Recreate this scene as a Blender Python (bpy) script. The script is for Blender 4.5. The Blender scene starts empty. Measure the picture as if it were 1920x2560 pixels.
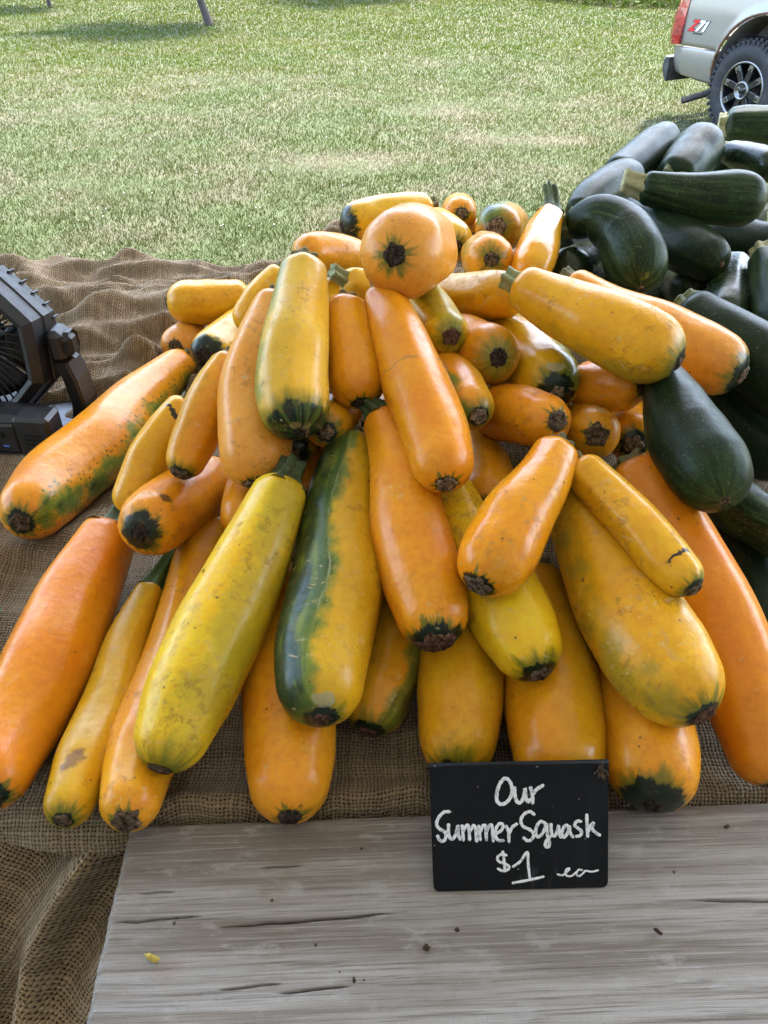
import bpy, math, random
import numpy as np
from mathutils import Vector, Matrix

scene = bpy.context.scene
R = math.radians
# ------------------------------------------------------------------ camera, sky, sun, exposure
cam_d = bpy.data.cameras.new("camera")
cam = bpy.data.objects.new("camera", cam_d)
scene.collection.objects.link(cam)
cam.location = (0, 0, 1.5)
cam.rotation_euler = (R(52), 0, 0)
cam_d.sensor_fit = 'VERTICAL'
cam_d.sensor_height = 36
cam_d.lens = 27.08
cam_d.clip_start = .02
cam_d.clip_end = 600
scene.camera = cam

SUN_EL, SUN_AZ = R(66), R(38)          # azimuth measured from +Y towards +X
world = bpy.data.worlds.new("World")
scene.world = world
world.use_nodes = True
wn = world.node_tree
bg = wn.nodes["Background"]
sky = wn.nodes.new("ShaderNodeTexSky")
sky.sky_type = 'NISHITA'
sky.sun_disc = False
sky.sun_elevation = SUN_EL
sky.sun_rotation = SUN_AZ
sky.dust_density = 3.0
sky.air_density = 1.2
wn.links.new(sky.outputs[0], bg.inputs[0])
bg.inputs[1].default_value = .15

sun_d = bpy.data.lights.new("sun", 'SUN')
sun_d.energy = 2.0
sun_d.angle = R(1.5)
sun_d.color = (1, .95, .86)
sun = bpy.data.objects.new("sun", sun_d)
scene.collection.objects.link(sun)
to_sun = Vector((math.sin(SUN_AZ)*math.cos(SUN_EL), math.cos(SUN_AZ)*math.cos(SUN_EL), math.sin(SUN_EL)))
sun.rotation_euler = to_sun.to_track_quat('Z', 'Y').to_euler()
sun.location = (3, 6, 8)

vs = scene.view_settings
vs.view_transform = 'Standard'
vs.look = 'None'
vs.exposure = 3.5
vs.gamma = 1
vs.use_curve_mapping = False
scene.cycles.use_denoising = True
scene.cycles.max_bounces = 6
scene.cycles.diffuse_bounces = 2
scene.cycles.glossy_bounces = 2
scene.cycles.transmission_bounces = 4
scene.cycles.transparent_max_bounces = 6
scene.cycles.sample_clamp_indirect = 6

# ------------------------------------------------------------------ helpers
GZ = -.18           # lawn level
ZT = .868           # cloth level on the table
rng = np.random.default_rng(7)

def link(o, parent=None):
    scene.collection.objects.link(o)
    if parent is not None:
        o.parent = parent
    return o

def tag(o, label=None, cat=None, group=None, kind=None):
    if label: o["label"] = label
    if cat: o["category"] = cat
    if group: o["group"] = group
    if kind: o["kind"] = kind
    return o

def empty(name, loc=(0, 0, 0), rz=0):
    o = bpy.data.objects.new(name, None)
    o.empty_display_size = .05
    o.location = loc
    o.rotation_euler = (0, 0, rz)
    return link(o)

def mesh_obj(name, verts, faces, mat, parent=None, smooth=True, loc=None, mats=None, fmat=None):
    me = bpy.data.meshes.new(name)
    me.from_pydata([tuple(v) for v in verts], [], [tuple(f) for f in faces])
    for m in (mats or [mat]):
        me.materials.append(m)
    if fmat is not None:
        me.polygons.foreach_set("material_index", np.asarray(fmat, dtype=np.int32))
    if smooth:
        me.polygons.foreach_set("use_smooth", np.ones(len(me.polygons), dtype=bool))
    me.update()
    o = bpy.data.objects.new(name, me)
    if loc is not None:
        o.location = loc
    return link(o, parent)

def grid_faces(nu, nv, wrap=False):
    """faces of a nu x nv vertex grid, index = i*nv + j ; wrap joins j"""
    i, j = np.meshgrid(np.arange(nu-1), np.arange(nv if wrap else nv-1), indexing='ij')
    i = i.ravel(); j = j.ravel(); j2 = (j+1) % nv
    return np.stack([i*nv+j, i*nv+j2, (i+1)*nv+j2, (i+1)*nv+j], 1)

def fast_mesh(name, V, Fq):
    """numpy mesh: V (n,3), Fq (m,k)"""
    me = bpy.data.meshes.new(name)
    k = Fq.shape[1]
    me.vertices.add(len(V)); me.vertices.foreach_set("co", V.astype(np.float32).ravel())
    me.loops.add(Fq.size); me.loops.foreach_set("vertex_index", Fq.astype(np.int32).ravel())
    me.polygons.add(len(Fq))
    me.polygons.foreach_set("loop_start", np.arange(0, Fq.size, k, dtype=np.int32))
    me.polygons.foreach_set("loop_total", np.full(len(Fq), k, dtype=np.int32))
    me.polygons.foreach_set("use_smooth", np.ones(len(Fq), dtype=bool))
    me.update(calc_edges=True)
    return me

class MB:
    """collects boxes, tubes and lathes into one mesh"""
    def __init__(s): s.v = []; s.f = []
    def add(s, V, Fc):
        b = len(s.v); s.v += [tuple(x) for x in V]; s.f += [tuple(int(i)+b for i in f) for f in Fc]; return s
    def box(s, c, d, bev=0.0, rot=None):
        c = Vector(c); h = Vector(d)*.5
        if bev <= 0:
            P = [Vector((x*h.x, y*h.y, z*h.z)) for x in (-1, 1) for y in (-1, 1) for z in (-1, 1)]
            Fc = [(0, 1, 3, 2), (4, 6, 7, 5), (0, 4, 5, 1), (2, 3, 7, 6), (0, 2, 6, 4), (1, 5, 7, 3)]
        else:
            # chamfered box : three shrunken rectangles per axis
            P = []; idx = {}
            for x in (-1, 1):
                for y in (-1, 1):
                    for z in (-1, 1):
                        for a in range(3):
                            q = [x*(h.x-bev), y*(h.y-bev), z*(h.z-bev)]
                            q[a] = (x, y, z)[a]*h[a]
                            idx[(x, y, z, a)] = len(P); P.append(Vector(q))
            Fc = []
            for a in range(3):
                b, c2 = (a+1) % 3, (a+2) % 3
                for sg in (-1, 1):
                    ring = []
                    for (u, w) in ((-1, -1), (1, -1), (1, 1), (-1, 1)):
                        k = [0, 0, 0]; k[a] = sg; k[b] = u; k[c2] = w
                        ring.append(idx[(k[0], k[1], k[2], a)])
                    Fc.append(tuple(ring if sg > 0 else ring[::-1]))
            for a in range(3):
                b, c2 = (a+1) % 3, (a+2) % 3
                for u in (-1, 1):
                    for w in (-1, 1):
                        k1 = [0, 0, 0]; k1[b] = u; k1[c2] = w
                        ka = list(k1); ka[a] = -1; kb = list(k1); kb[a] = 1
                        f = (idx[(*ka, b)], idx[(*kb, b)], idx[(*kb, c2)], idx[(*ka, c2)])
                        Fc.append(f if u*w < 0 else f[::-1])
            for x in (-1, 1):
                for y in (-1, 1):
                    for z in (-1, 1):
                        f = (idx[(x, y, z, 0)], idx[(x, y, z, 1)], idx[(x, y, z, 2)])
                        Fc.append(f if x*y*z > 0 else f[::-1])
        if rot is not None:
            P = [rot @ p for p in P]
        return s.add([p+c for p in P], Fc)
    def tube(s, pts, rad, n=10, caps=True):
        pts = [Vector(p) for p in pts]
        if not hasattr(rad, '__len__'): rad = [rad]*len(pts)
        V = []; up = None
        for i, p in enumerate(pts):
            t = (pts[min(i+1, len(pts)-1)]-pts[max(i-1, 0)]).normalized()
            if up is None:
                up = Vector((0, 0, 1)) if abs(t.z) < .9 else Vector((1, 0, 0))
            a = (up-t*up.dot(t)).normalized(); up = a; b = t.cross(a)
            for k in range(n):
                th = 2*math.pi*k/n
                V.append(p+(a*math.cos(th)+b*math.sin(th))*rad[i])
        Fc = [tuple(f) for f in grid_faces(len(pts), n, True)]
        if caps:
            Fc.append(tuple(range(n))[::-1]); Fc.append(tuple(range((len(pts)-1)*n, len(pts)*n)))
        return s.add(V, Fc)
    def lathe(s, prof, axis='Y', n=32, c=(0, 0, 0), closed=False):
        """prof: list of (radius, height along axis)"""
        V = []
        for (r, h) in prof:
            for k in range(n):
                th = 2*math.pi*k/n; x, y = r*math.cos(th), r*math.sin(th)
                V.append({'Z': (x, y, h), 'Y': (x, h, y), 'X': (h, x, y)}[axis])
        V = [Vector(v)+Vector(c) for v in V]
        Fc = [tuple(f) for f in grid_faces(len(prof), n, True)]
        if closed:
            m = len(prof)-1
            Fc += [(m*n+k, m*n+(k+1) % n, (k+1) % n, k) for k in range(n)]
        return s.add(V, Fc)
    def build(s, name, mat, parent=None, smooth=False, loc=None):
        o = mesh_obj(name, s.v, s.f, mat, parent, smooth, loc)
        return o

# numpy value noise -----------------------------------------------------------
def _hash(ix, iy, seed):
    h = (ix.astype(np.int64)*374761393 + iy.astype(np.int64)*668265263 + seed*974634777) & 0xffffffff
    h = ((h ^ (h >> 13))*1274126177) & 0xffffffff
    return ((h ^ (h >> 16)) & 0xffff)/65535.0
def vnoise(x, y, seed=0):
    ix = np.floor(x); iy = np.floor(y); fx = x-ix; fy = y-iy
    fx = fx*fx*(3-2*fx); fy = fy*fy*(3-2*fy)
    a = _hash(ix, iy, seed); b = _hash(ix+1, iy, seed); c = _hash(ix, iy+1, seed); d = _hash(ix+1, iy+1, seed)
    return (a*(1-fx)+b*fx)*(1-fy)+(c*(1-fx)+d*fx)*fy
def fbm(x, y, seed=0, oct=4):
    s = 0; a = .5
    for o in range(oct):
        s = s+a*vnoise(x*2**o, y*2**o, seed+o*17); a *= .5
    return s/(1-.5**oct)
def sstep(a, b, x):
    t = np.clip((x-a)/(b-a), 0, 1); return t*t*(3-2*t)

# shader node helper ------------------------------------------------------------
class G:
    def __init__(s, name):
        s.m = bpy.data.materials.new(name); s.m.use_nodes = True
        s.nt = s.m.node_tree; s.b = s.nt.nodes["Principled BSDF"]; s.out = s.nt.nodes["Material Output"]
    def put(s, sock, val):
        if isinstance(val, bpy.types.NodeSocket): s.nt.links.new(val, sock)
        elif val is not None:
            if hasattr(val, '__len__') and len(val) == 3 and sock.type == 'RGBA': val = (*val, 1)
            sock.default_value = val
    def node(s, t, **kw):
        n = s.nt.nodes.new(t)
        for k, v in kw.items(): setattr(n, k, v)
        return n
    def math(s, op, a, b=None, c=None, clamp=False):
        n = s.node('ShaderNodeMath', operation=op, use_clamp=clamp)
        s.put(n.inputs[0], a); s.put(n.inputs[1], b); s.put(n.inputs[2], c); return n.outputs[0]
    def add(s, a, b): return s.math('ADD', a, b)
    def sub(s, a, b): return s.math('SUBTRACT', a, b)
    def mul(s, a, b): return s.math('MULTIPLY', a, b)
    def mx(s, a, b): return s.math('MAXIMUM', a, b)
    def step(s, x, a, b, to0=0., to1=1.):
        n = s.node('ShaderNodeMapRange', interpolation_type='SMOOTHSTEP')
        for i, v in enumerate((x, a, b, to0, to1)): s.put(n.inputs[i], v)
        return n.outputs[0]
    def mix(s, f, a, b, blend='MIX'):
        n = s.node('ShaderNodeMix', data_type='RGBA', blend_type=blend)
        s.put(n.inputs[0], f); s.put(n.inputs[6], a); s.put(n.inputs[7], b); return n.outputs[2]
    def noise(s, vec, scale, detail=2., rough=.5, dist=0., color=False):
        n = s.node('ShaderNodeTexNoise')
        s.put(n.inputs['Vector'], vec); s.put(n.inputs['Scale'], scale); s.put(n.inputs['Detail'], detail)
        s.put(n.inputs['Roughness'], rough); s.put(n.inputs['Distortion'], dist)
        return n.outputs['Color' if color else 'Fac']
    def voro(s, vec, scale, rand=1.):
        n = s.node('ShaderNodeTexVoronoi'); s.put(n.inputs['Vector'], vec); s.put(n.inputs['Scale'], scale)
        s.put(n.inputs['Randomness'], rand); return n.outputs['Distance'], n.outputs['Color']
    def sep(s, v):
        n = s.node('ShaderNodeSeparateXYZ'); s.put(n.inputs[0], v); return n.outputs
    def comb(s, x, y, z):
        n = s.node('ShaderNodeCombineXYZ'); s.put(n.inputs[0], x); s.put(n.inputs[1], y); s.put(n.inputs[2], z); return n.outputs[0]
    def vmul(s, v, m):
        n = s.node('ShaderNodeVectorMath', operation='MULTIPLY'); s.put(n.inputs[0], v); s.put(n.inputs[1], m); return n.outputs[0]
    def vadd(s, v, m):
        n = s.node('ShaderNodeVectorMath', operation='ADD'); s.put(n.inputs[0], v); s.put(n.inputs[1], m); return n.outputs[0]
    def attr(s, name): return s.node('ShaderNodeAttribute', attribute_name=name)
    def obj(s): return s.node('ShaderNodeTexCoord').outputs['Object']
    def uv(s): return s.node('ShaderNodeTexCoord').outputs['UV']
    def bump(s, h, strength=.3, dist=.002, normal=None):
        n = s.node('ShaderNodeBump'); s.put(n.inputs['Strength'], strength); s.put(n.inputs['Distance'], dist)
        s.put(n.inputs['Height'], h); s.put(n.inputs['Normal'], normal); return n.outputs[0]
    def set(s, **kw):
        names = dict(col='Base Color', rough='Roughness', metal='Metallic', normal='Normal', coat='Coat Weight', coatr='Coat Roughness',
                     spec='Specular IOR Level', sub='Subsurface Weight', subr='Subsurface Radius', emit='Emission Color', emits='Emission Strength',
                     trans='Transmission Weight', alpha='Alpha', sheen='Sheen Weight')
        for k, v in kw.items(): s.put(s.b.inputs[names[k]], v)
        return s

def simple(name, col, rough=.5, metal=0., noise_amt=.12, scale=40., bump=.0, dirt=None, **kw):
    g = G(name); p = g.obj()
    n = g.noise(p, scale, 4, .6)
    c = g.mix(g.step(n, .3, .7), tuple(np.array(col)*(1-noise_amt)), tuple(np.minimum(np.array(col)*(1+noise_amt), 1)))
    if dirt is not None:
        c = g.mix(g.mul(g.step(g.noise(p, dirt[1], 5, .65), .48, .68), dirt[2]), c, dirt[0])
    r = g.step(n, .2, .8, max(rough-.08, 0), min(rough+.08, 1))
    g.set(col=c, rough=r, metal=metal, **kw)
    if bump: g.set(normal=g.bump(g.noise(p, scale*6, 4, .6), bump, .001))
    return g.m

# ------------------------------------------------------------------ lawn
STRAW_PATCHES = [(-.50, 6.95, .75, .50, .95), (.50, 9.15, .70, .38, .85), (1.15, 7.85, .8, .36, .75), (-2.3, 6.2, .9, .5, .25), (1.9, 9.6, 1.2, .5, .3),
                 (.1, 5.6, .8, .3, .45), (2.9, 8.2, .9, .5, .3), (-4.0, 9.0, 1.6, .8, .25), (.6, 12.6, 1.6, .6, .3), (-1.6, 11.0, 1.4, .5, .35)]
def straw_field(x, y):
    s = .02+.17*sstep(5.2, 7.0, y)*(1-sstep(10.5, 14, y))
    s = s+.36*(fbm(x*.7+3, y*.9, 5)-.5)
    s = s+.45*(fbm(x*3.5, y*6.0, 11)-.5)
    for (cx, cy, rx, ry, a) in STRAW_PATCHES:
        q = np.sqrt(((x-cx)/rx)**2+((y-cy)/ry)**2)+(fbm(x*2.5, y*2.5, 23)-.5)*.9
        s = s+a*(1-sstep(.35, 1.15, q))
    # faint mowing lines
    s = s+.03*np.sin((y+.02*x*x+.4*fbm(x*.3, y*.3, 3))*5.2)*sstep(9, 13, y)
    return np.clip(s, 0, 1)

g = G("lawn_soil"); p = g.obj()
g.set(col=g.mix(g.step(g.noise(p, 1.3, 6, .65), .4, .62), (.030, .044, .008), (.050, .047, .020)), rough=.95,
      normal=g.bump(g.noise(p, 60, 5, .7), .6, .02))
LAWN_SOIL = g.m
nx, ny = 61, 81
xs = np.linspace(-120, 120, nx); ys = np.r_[np.linspace(-20, 30, 51), np.linspace(34, 260, ny-51)]
X, Y = np.meshgrid(xs, ys, indexing='ij')
Z = GZ-.012+.03*(fbm(X*.15, Y*.15, 2)-.5)*sstep(12, 20, Y)
lawn = link(bpy.data.objects.new("lawn", fast_mesh("lawn", np.stack([X, Y, Z], -1).reshape(-1, 3), grid_faces(nx, ny)[:, ::-1])))
lawn.data.materials.append(LAWN_SOIL)
tag(lawn, kind="structure")

def blade_material(name, trans=.45):
    g = G(name)
    a = g.attr("tint").outputs['Color']
    d = g.node('ShaderNodeBsdfDiffuse'); g.put(d.inputs[0], a)
    t = g.node('ShaderNodeBsdfTranslucent'); g.put(t.inputs[0], a)
    gl = g.node('ShaderNodeBsdfGlossy'); g.put(gl.inputs[0], (.5, .55, .45, 1)); gl.inputs['Roughness'].default_value = .45
    m = g.node('ShaderNodeMixShader'); m.inputs[0].default_value = trans
    g.nt.links.new(d.outputs[0], m.inputs[1]); g.nt.links.new(t.outputs[0], m.inputs[2])
    m2 = g.node('ShaderNodeMixShader'); m2.inputs[0].default_value = .02
    g.nt.links.new(m.outputs[0], m2.inputs[1]); g.nt.links.new(gl.outputs[0], m2.inputs[2])
    g.nt.links.new(m2.outputs[0], g.out.inputs[0])
    return g.m
BLADE = blade_material("grass_blade")

def make_grass():
    P = []
    density = lambda v: 6800*np.minimum(1, 4.8/v)**1.7
    for (y0, y1) in ((3.0, 5.2), (5.2, 7.5), (7.5, 11), (11, 16), (16, 25)):
        dens = float(density(np.array([y0]))[0])
        x0 = -(.62*y1+.8); x1 = .62*y1+.8
        n = int((y1-y0)*(x1-x0)*dens)
        x = rng.uniform(x0, x1, n); y = rng.uniform(y0, y1, n)
        k = (np.abs(x) < .62*y+.8) & (rng.random(n) < density(y)/dens)
        P.append(np.stack([x[k], y[k]], 1))
    P = np.concatenate(P); n = len(P)
    x, y = P[:, 0], P[:, 1]
    s = straw_field(x, y)
    clump = fbm(x*4, y*4, 41)
    h = (.015+.016*rng.random(n))*(.7+.8*clump)*(1-.35*s)*(1+.03*np.clip(y-6, 0, 10))
    w = np.maximum(.0016, .00042*y)*(.8+.6*rng.random(n))
    th = rng.uniform(0, 2*np.pi, n); lean = rng.uniform(.1, 1.15, n)*h*(1+.8*s)
    la = rng.uniform(0, 2*np.pi, n)
    dx, dy = np.cos(th)*w, np.sin(th)*w
    z0 = GZ-.012+.03*(fbm(x*.15, y*.15, 2)-.5)*sstep(12, 20, y)
    V = np.empty((n, 3, 3))
    V[:, 0] = np.stack([x-dx, y-dy, z0], 1); V[:, 1] = np.stack([x+dx, y+dy, z0], 1)
    V[:, 2] = np.stack([x+np.cos(la)*lean, y+np.sin(la)*lean, z0+h], 1)
    me = fast_mesh("grass", V.reshape(-1, 3), np.arange(3*n).reshape(n, 3))
    mixs = np.clip(s*1.05+.45*(rng.random(n)-.5)*(s > .03), 0, .95)[:, None]
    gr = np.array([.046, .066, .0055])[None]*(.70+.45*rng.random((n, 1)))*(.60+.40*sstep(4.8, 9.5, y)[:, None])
    hue = fbm(x*.7, y*.7, 77)[:, None]
    gr = gr*(1+(hue-.5)*np.array([[.8, .35, .1]]))
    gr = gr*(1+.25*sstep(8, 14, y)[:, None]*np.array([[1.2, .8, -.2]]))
    st = np.array([.105, .092, .050])[None]*(.75+.35*rng.random((n, 1)))
    col = gr*(1-mixs)+st*mixs
    a = me.attributes.new("tint", 'FLOAT_COLOR', 'POINT')
    c4 = np.ones((n, 3, 4), np.float32); c4[:, :, :3] = col[:, None, :]
    a.data.foreach_set("color", c4.ravel())
    me.materials.append(BLADE)
    o = link(bpy.data.objects.new("grass", me))
    tag(o, "short mown lawn grass with dry straw coloured patches", "grass", kind="stuff")
make_grass()

def make_clover():
    n = 70
    y = 4.1+2.6*rng.random(n)**1.4; x = -.45*y+rng.random(n)**1.2*.75*y
    y2 = rng.uniform(4.2, 11, 40); x2 = rng.uniform(-.45, .45, 40)*y2
    x = np.r_[x, x2]; y = np.r_[y, y2]; n = len(x)
    r = rng.uniform(.004, .007, n)
    oct_ = np.array([(1, 0, 0), (0, 1, 0), (-1, 0, 0), (0, -1, 0), (0, 0, .8), (0, 0, -.8)])
    V = oct_[None]*r[:, None, None]+np.stack([x, y, GZ+.022+.02*rng.random(n)], 1)[:, None]
    f = np.array([(0, 1, 4), (1, 2, 4), (2, 3, 4), (3, 0, 4), (1, 0, 5), (2, 1, 5), (3, 2, 5), (0, 3, 5)])
    me = fast_mesh("clover_flowers", V.reshape(-1, 3), (f[None]+6*np.arange(n)[:, None, None]).reshape(-1, 3))
    me.materials.append(simple("clover_white", (.45, .44, .39), .8))
    tag(link(bpy.data.objects.new("clover_flowers", me)), "tiny white clover flowers scattered in the near grass", "clover", kind="stuff")
make_clover()

# ------------------------------------------------------------------ canopy over the stall (above and outside the frame) and the table
def canopy():
    g = G("canopy_fabric"); p = g.obj()
    col = g.mix(g.noise(p, 6, 3), (.40, .39, .36), (.46, .45, .42))
    d = g.node('ShaderNodeBsdfDiffuse'); g.put(d.inputs[0], col)
    t = g.node('ShaderNodeBsdfTranslucent'); g.put(t.inputs[0], (.5, .47, .40, 1))
    m = g.node('ShaderNodeMixShader'); m.inputs[0].default_value = .10
    g.nt.links.new(d.outputs[0], m.inputs[1]); g.nt.links.new(t.outputs[0], m.inputs[2]); g.nt.links.new(m.outputs[0], g.out.inputs[0])
    e = empty("canopy_tent", (0, .8, GZ))
    x, y0, y1, z, zp = 3.1, -4.6, 1.62, 2.78, 3.5  # unseen roof drawn out forward and sideways to cut front and side light
    pts = [(-x, y0, z), (x, y0, z), (x, y1, z), (-x, y1, z), (0, -1.5, zp)]
    mesh_obj("roof", pts, [(0, 1, 4), (1, 2, 4), (2, 3, 4), (3, 0, 4)], g.m, e, False)
    mesh_obj('added_shade_wall', [(-x, y0, .02), (x, y0, .02), (x, y0, z-.01), (-x, y0, z-.01)], [(0, 1, 2, 3)], g.m, e, False)  # unseen rear wall, added to block light from behind the camera
    for sx in (-x, x):
        mesh_obj('added_shade_wall', [(sx, y0, .02), (sx, -1.0, .02), (sx, -1.0, z-.01), (sx, y0, z-.01)], [(0, 1, 2, 3)], g.m, e, False)  # unseen walls added to hold side light off the heap's front
    mt = simple("tent_steel", (.55, .56, .58), .4, .8)
    for (a, b) in ((-x, y0), (x, y0), (x, y1), (-x, y1)):
        MB().box((a*.985, b*.985, z/2), (.03, .03, z-.01), .004).build("post", mt, e)
    tag(e, "pale tan pop up canopy tent shading the vegetable stall", "tent")
canopy()

def wood_mat(name, cols, scale=1., axis=0, rough=.85):
    g = G(name); p = g.obj()
    st = [14., 14., 14.]; st[axis] = .9
    q = g.vmul(p, tuple(v*scale for v in st))
    n1 = g.noise(q, 1.1, 5, .6, .6)
    st2 = [60., 60., 60.]; st2[axis] = 5.
    n2 = g.noise(g.vmul(p, tuple(v*scale for v in st2)), 3., 5, .65)
    n3 = g.noise(p, 9, 4, .6)
    st3 = [300., 300., 300.]; st3[axis] = 12.
    n4 = g.noise(g.vmul(p, tuple(st3)), 2.2, 3, .6)
    c = g.mix(g.step(n1, .36, .64), cols[0], cols[1])
    c = g.mix(g.mul(g.step(n2, .52, .70), .55), c, cols[2])
    c = g.mix(g.mul(g.step(n4, .55, .72), .5), c, tuple(np.array(cols[2])*.8))
    c = g.mix(g.mul(g.step(n3, .55, .72), .35), c, cols[3])
    h = g.add(g.mul(n2, .6), g.mul(n4, .5))
    g.set(col=c, rough=rough, spec=.25, normal=g.bump(h, .55, .0022))
    return g.m

def table():
    e = empty("market_table", (.3, 1.03, GZ))
    m = wood_mat("table_pine", [(.30, .22, .14), (.36, .27, .18), (.2, .14, .09), (.3, .25, .2)])
    H = ZT-GZ
    for k in range(6):
        MB().box((0, -.505+k*.202, H-.065), (2.3, .195, .035), .004).build("plank", m, e)
    for sx in (-1.05, 1.05):
        for sy in (-.5, .5):
            MB().box((sx, sy, (H-.085)/2), (.07, .07, H-.085), .004).build("leg", m, e)
    MB().box((0, -.5, H-.13), (2.0, .03, .09)).build("rail", m, e)
    MB().box((0, .5, H-.13), (2.0, .03, .09)).build("rail", m, e)
    tag(e, "wooden market table hidden under the burlap cloth", "table")
table()

# ------------------------------------------------------------------ burlap
def burlap_mat(name, pitch, gain=1.0):
    g = G(name); uv = g.uv()
    wob = g.vadd(g.noise(uv, 22, 2, .5, color=True), (-.5, -.5, -.5))
    wob2 = g.vadd(g.noise(uv, 130, 2, .5, color=True), (-.5, -.5, -.5))
    q = g.vadd(uv, g.vadd(g.vmul(wob, (.010,)*3), g.vmul(wob2, (.0026,)*3)))
    u, v, _ = g.sep(g.vmul(q, (1/pitch,)*3))
    fu, fv = g.math('FRACT', u), g.math('FRACT', v)
    cu = g.math('ABSOLUTE', g.math('MULTIPLY_ADD', fu, 2., -1.)); cv = g.math('ABSOLUTE', g.math('MULTIPLY_ADD', fv, 2., -1.))
    iu, iv = g.math('FLOOR', u), g.math('FLOOR', v)
    par = g.math('FLOORED_MODULO', g.add(iu, iv), 2.)
    # per-thread thickness
    tw = g.node('ShaderNodeTexWhiteNoise', noise_dimensions='1D'); g.put(tw.inputs['W'], iu)
    tf = g.node('ShaderNodeTexWhiteNoise', noise_dimensions='1D'); g.put(tf.inputs['W'], g.add(iv, 311.))
    irr = g.noise(uv, 260, 2, .5)
    wu = g.add(g.math('MULTIPLY_ADD', tw.outputs[0], .34, .46), g.mul(irr, .5)); wv = g.add(g.math('MULTIPLY_ADD', tf.outputs[0], .34, .50), g.mul(irr, .5))
    pu = g.math('SUBTRACT', 1., g.math('POWER', g.math('DIVIDE', cu, wu), 2.), clamp=True)
    pv = g.math('SUBTRACT', 1., g.math('POWER', g.math('DIVIDE', cv, wv), 2.), clamp=True)
    # over/under: the thread on top is high in the cell centre, the other dips below
    top_u = g.mul(pu, g.math('MULTIPLY_ADD', g.math('POWER', cv, 2.), -.45, 1.)); low_u = g.mul(pu, g.math('MULTIPLY_ADD', g.math('POWER', cv, 2.), .30, .25))
    top_v = g.mul(pv, g.math('MULTIPLY_ADD', g.math('POWER', cu, 2.), -.45, 1.)); low_v = g.mul(pv, g.math('MULTIPLY_ADD', g.math('POWER', cu, 2.), .30, .25))
    ha = g.mx(top_u, low_v); hb = g.mx(low_u, top_v)
    n = g.node('ShaderNodeMix', data_type='FLOAT'); g.put(n.inputs[0], par); g.put(n.inputs[2], ha); g.put(n.inputs[3], hb)
    h = n.outputs[0]
    fib = g.noise(uv, 1800, 3, .6)
    big = g.noise(uv, 7, 4, .6)
    thr = g.mix(g.step(big, .35, .65), tuple(gain*np.array((.44, .305, .165))), tuple(gain*np.array((.55, .395, .225))))
    thr = g.mix(g.mul(g.step(fib, .35, .7), .5), thr, tuple(gain*np.array((.26, .175, .10))))
    tn = g.mul(g.math('POWER', g.mul(g.math('ADD', tw.outputs[0], tf.outputs[0]), .5), 1.6), .75)
    thr = g.mix(tn, thr, tuple(gain*np.array((.62, .48, .31))))
    col = g.mix(g.step(h, .12, .60), (.022, .014, .008), thr)
    g.set(col=col, rough=.95, spec=.1, sheen=.15, normal=g.bump(g.add(h, g.mul(fib, .15)), .95, pitch*.6))
    return g.m
BURLAP = burlap_mat("burlap_weave", .0036, .60)
BURLAP2 = burlap_mat("burlap_weave_lower", .0042, .85)

def skin_height(x, y):
    g_ = .29*np.clip((y-.40)/.46, 0, 1)
    g_ = g_-.12*sstep(.92, 1.4, y)*(1-sstep(.2, .5, x))
    return g_*sstep(-.45, -.12, x)*(1-.12*sstep(.3, .6, x))

def set_uv(me, uvs):
    l = me.uv_layers.new(name="weave")
    vi = np.empty(len(me.loops), np.int32); me.loops.foreach_get("vertex_index", vi)
    l.data.foreach_set("uv", uvs[vi].astype(np.float32).ravel())

def front_edge(x):
    a = .350+.007*np.sin(x*31+1)+.010*np.sin(x*13)+.012*(fbm(x*9, x*0, 71)-.5)
    b = .3565+.0384*(x+.2185)+.004          # just behind the plank
    k = sstep(-.236, -.214, x)
    return a*(1-k)+b*k

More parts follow.
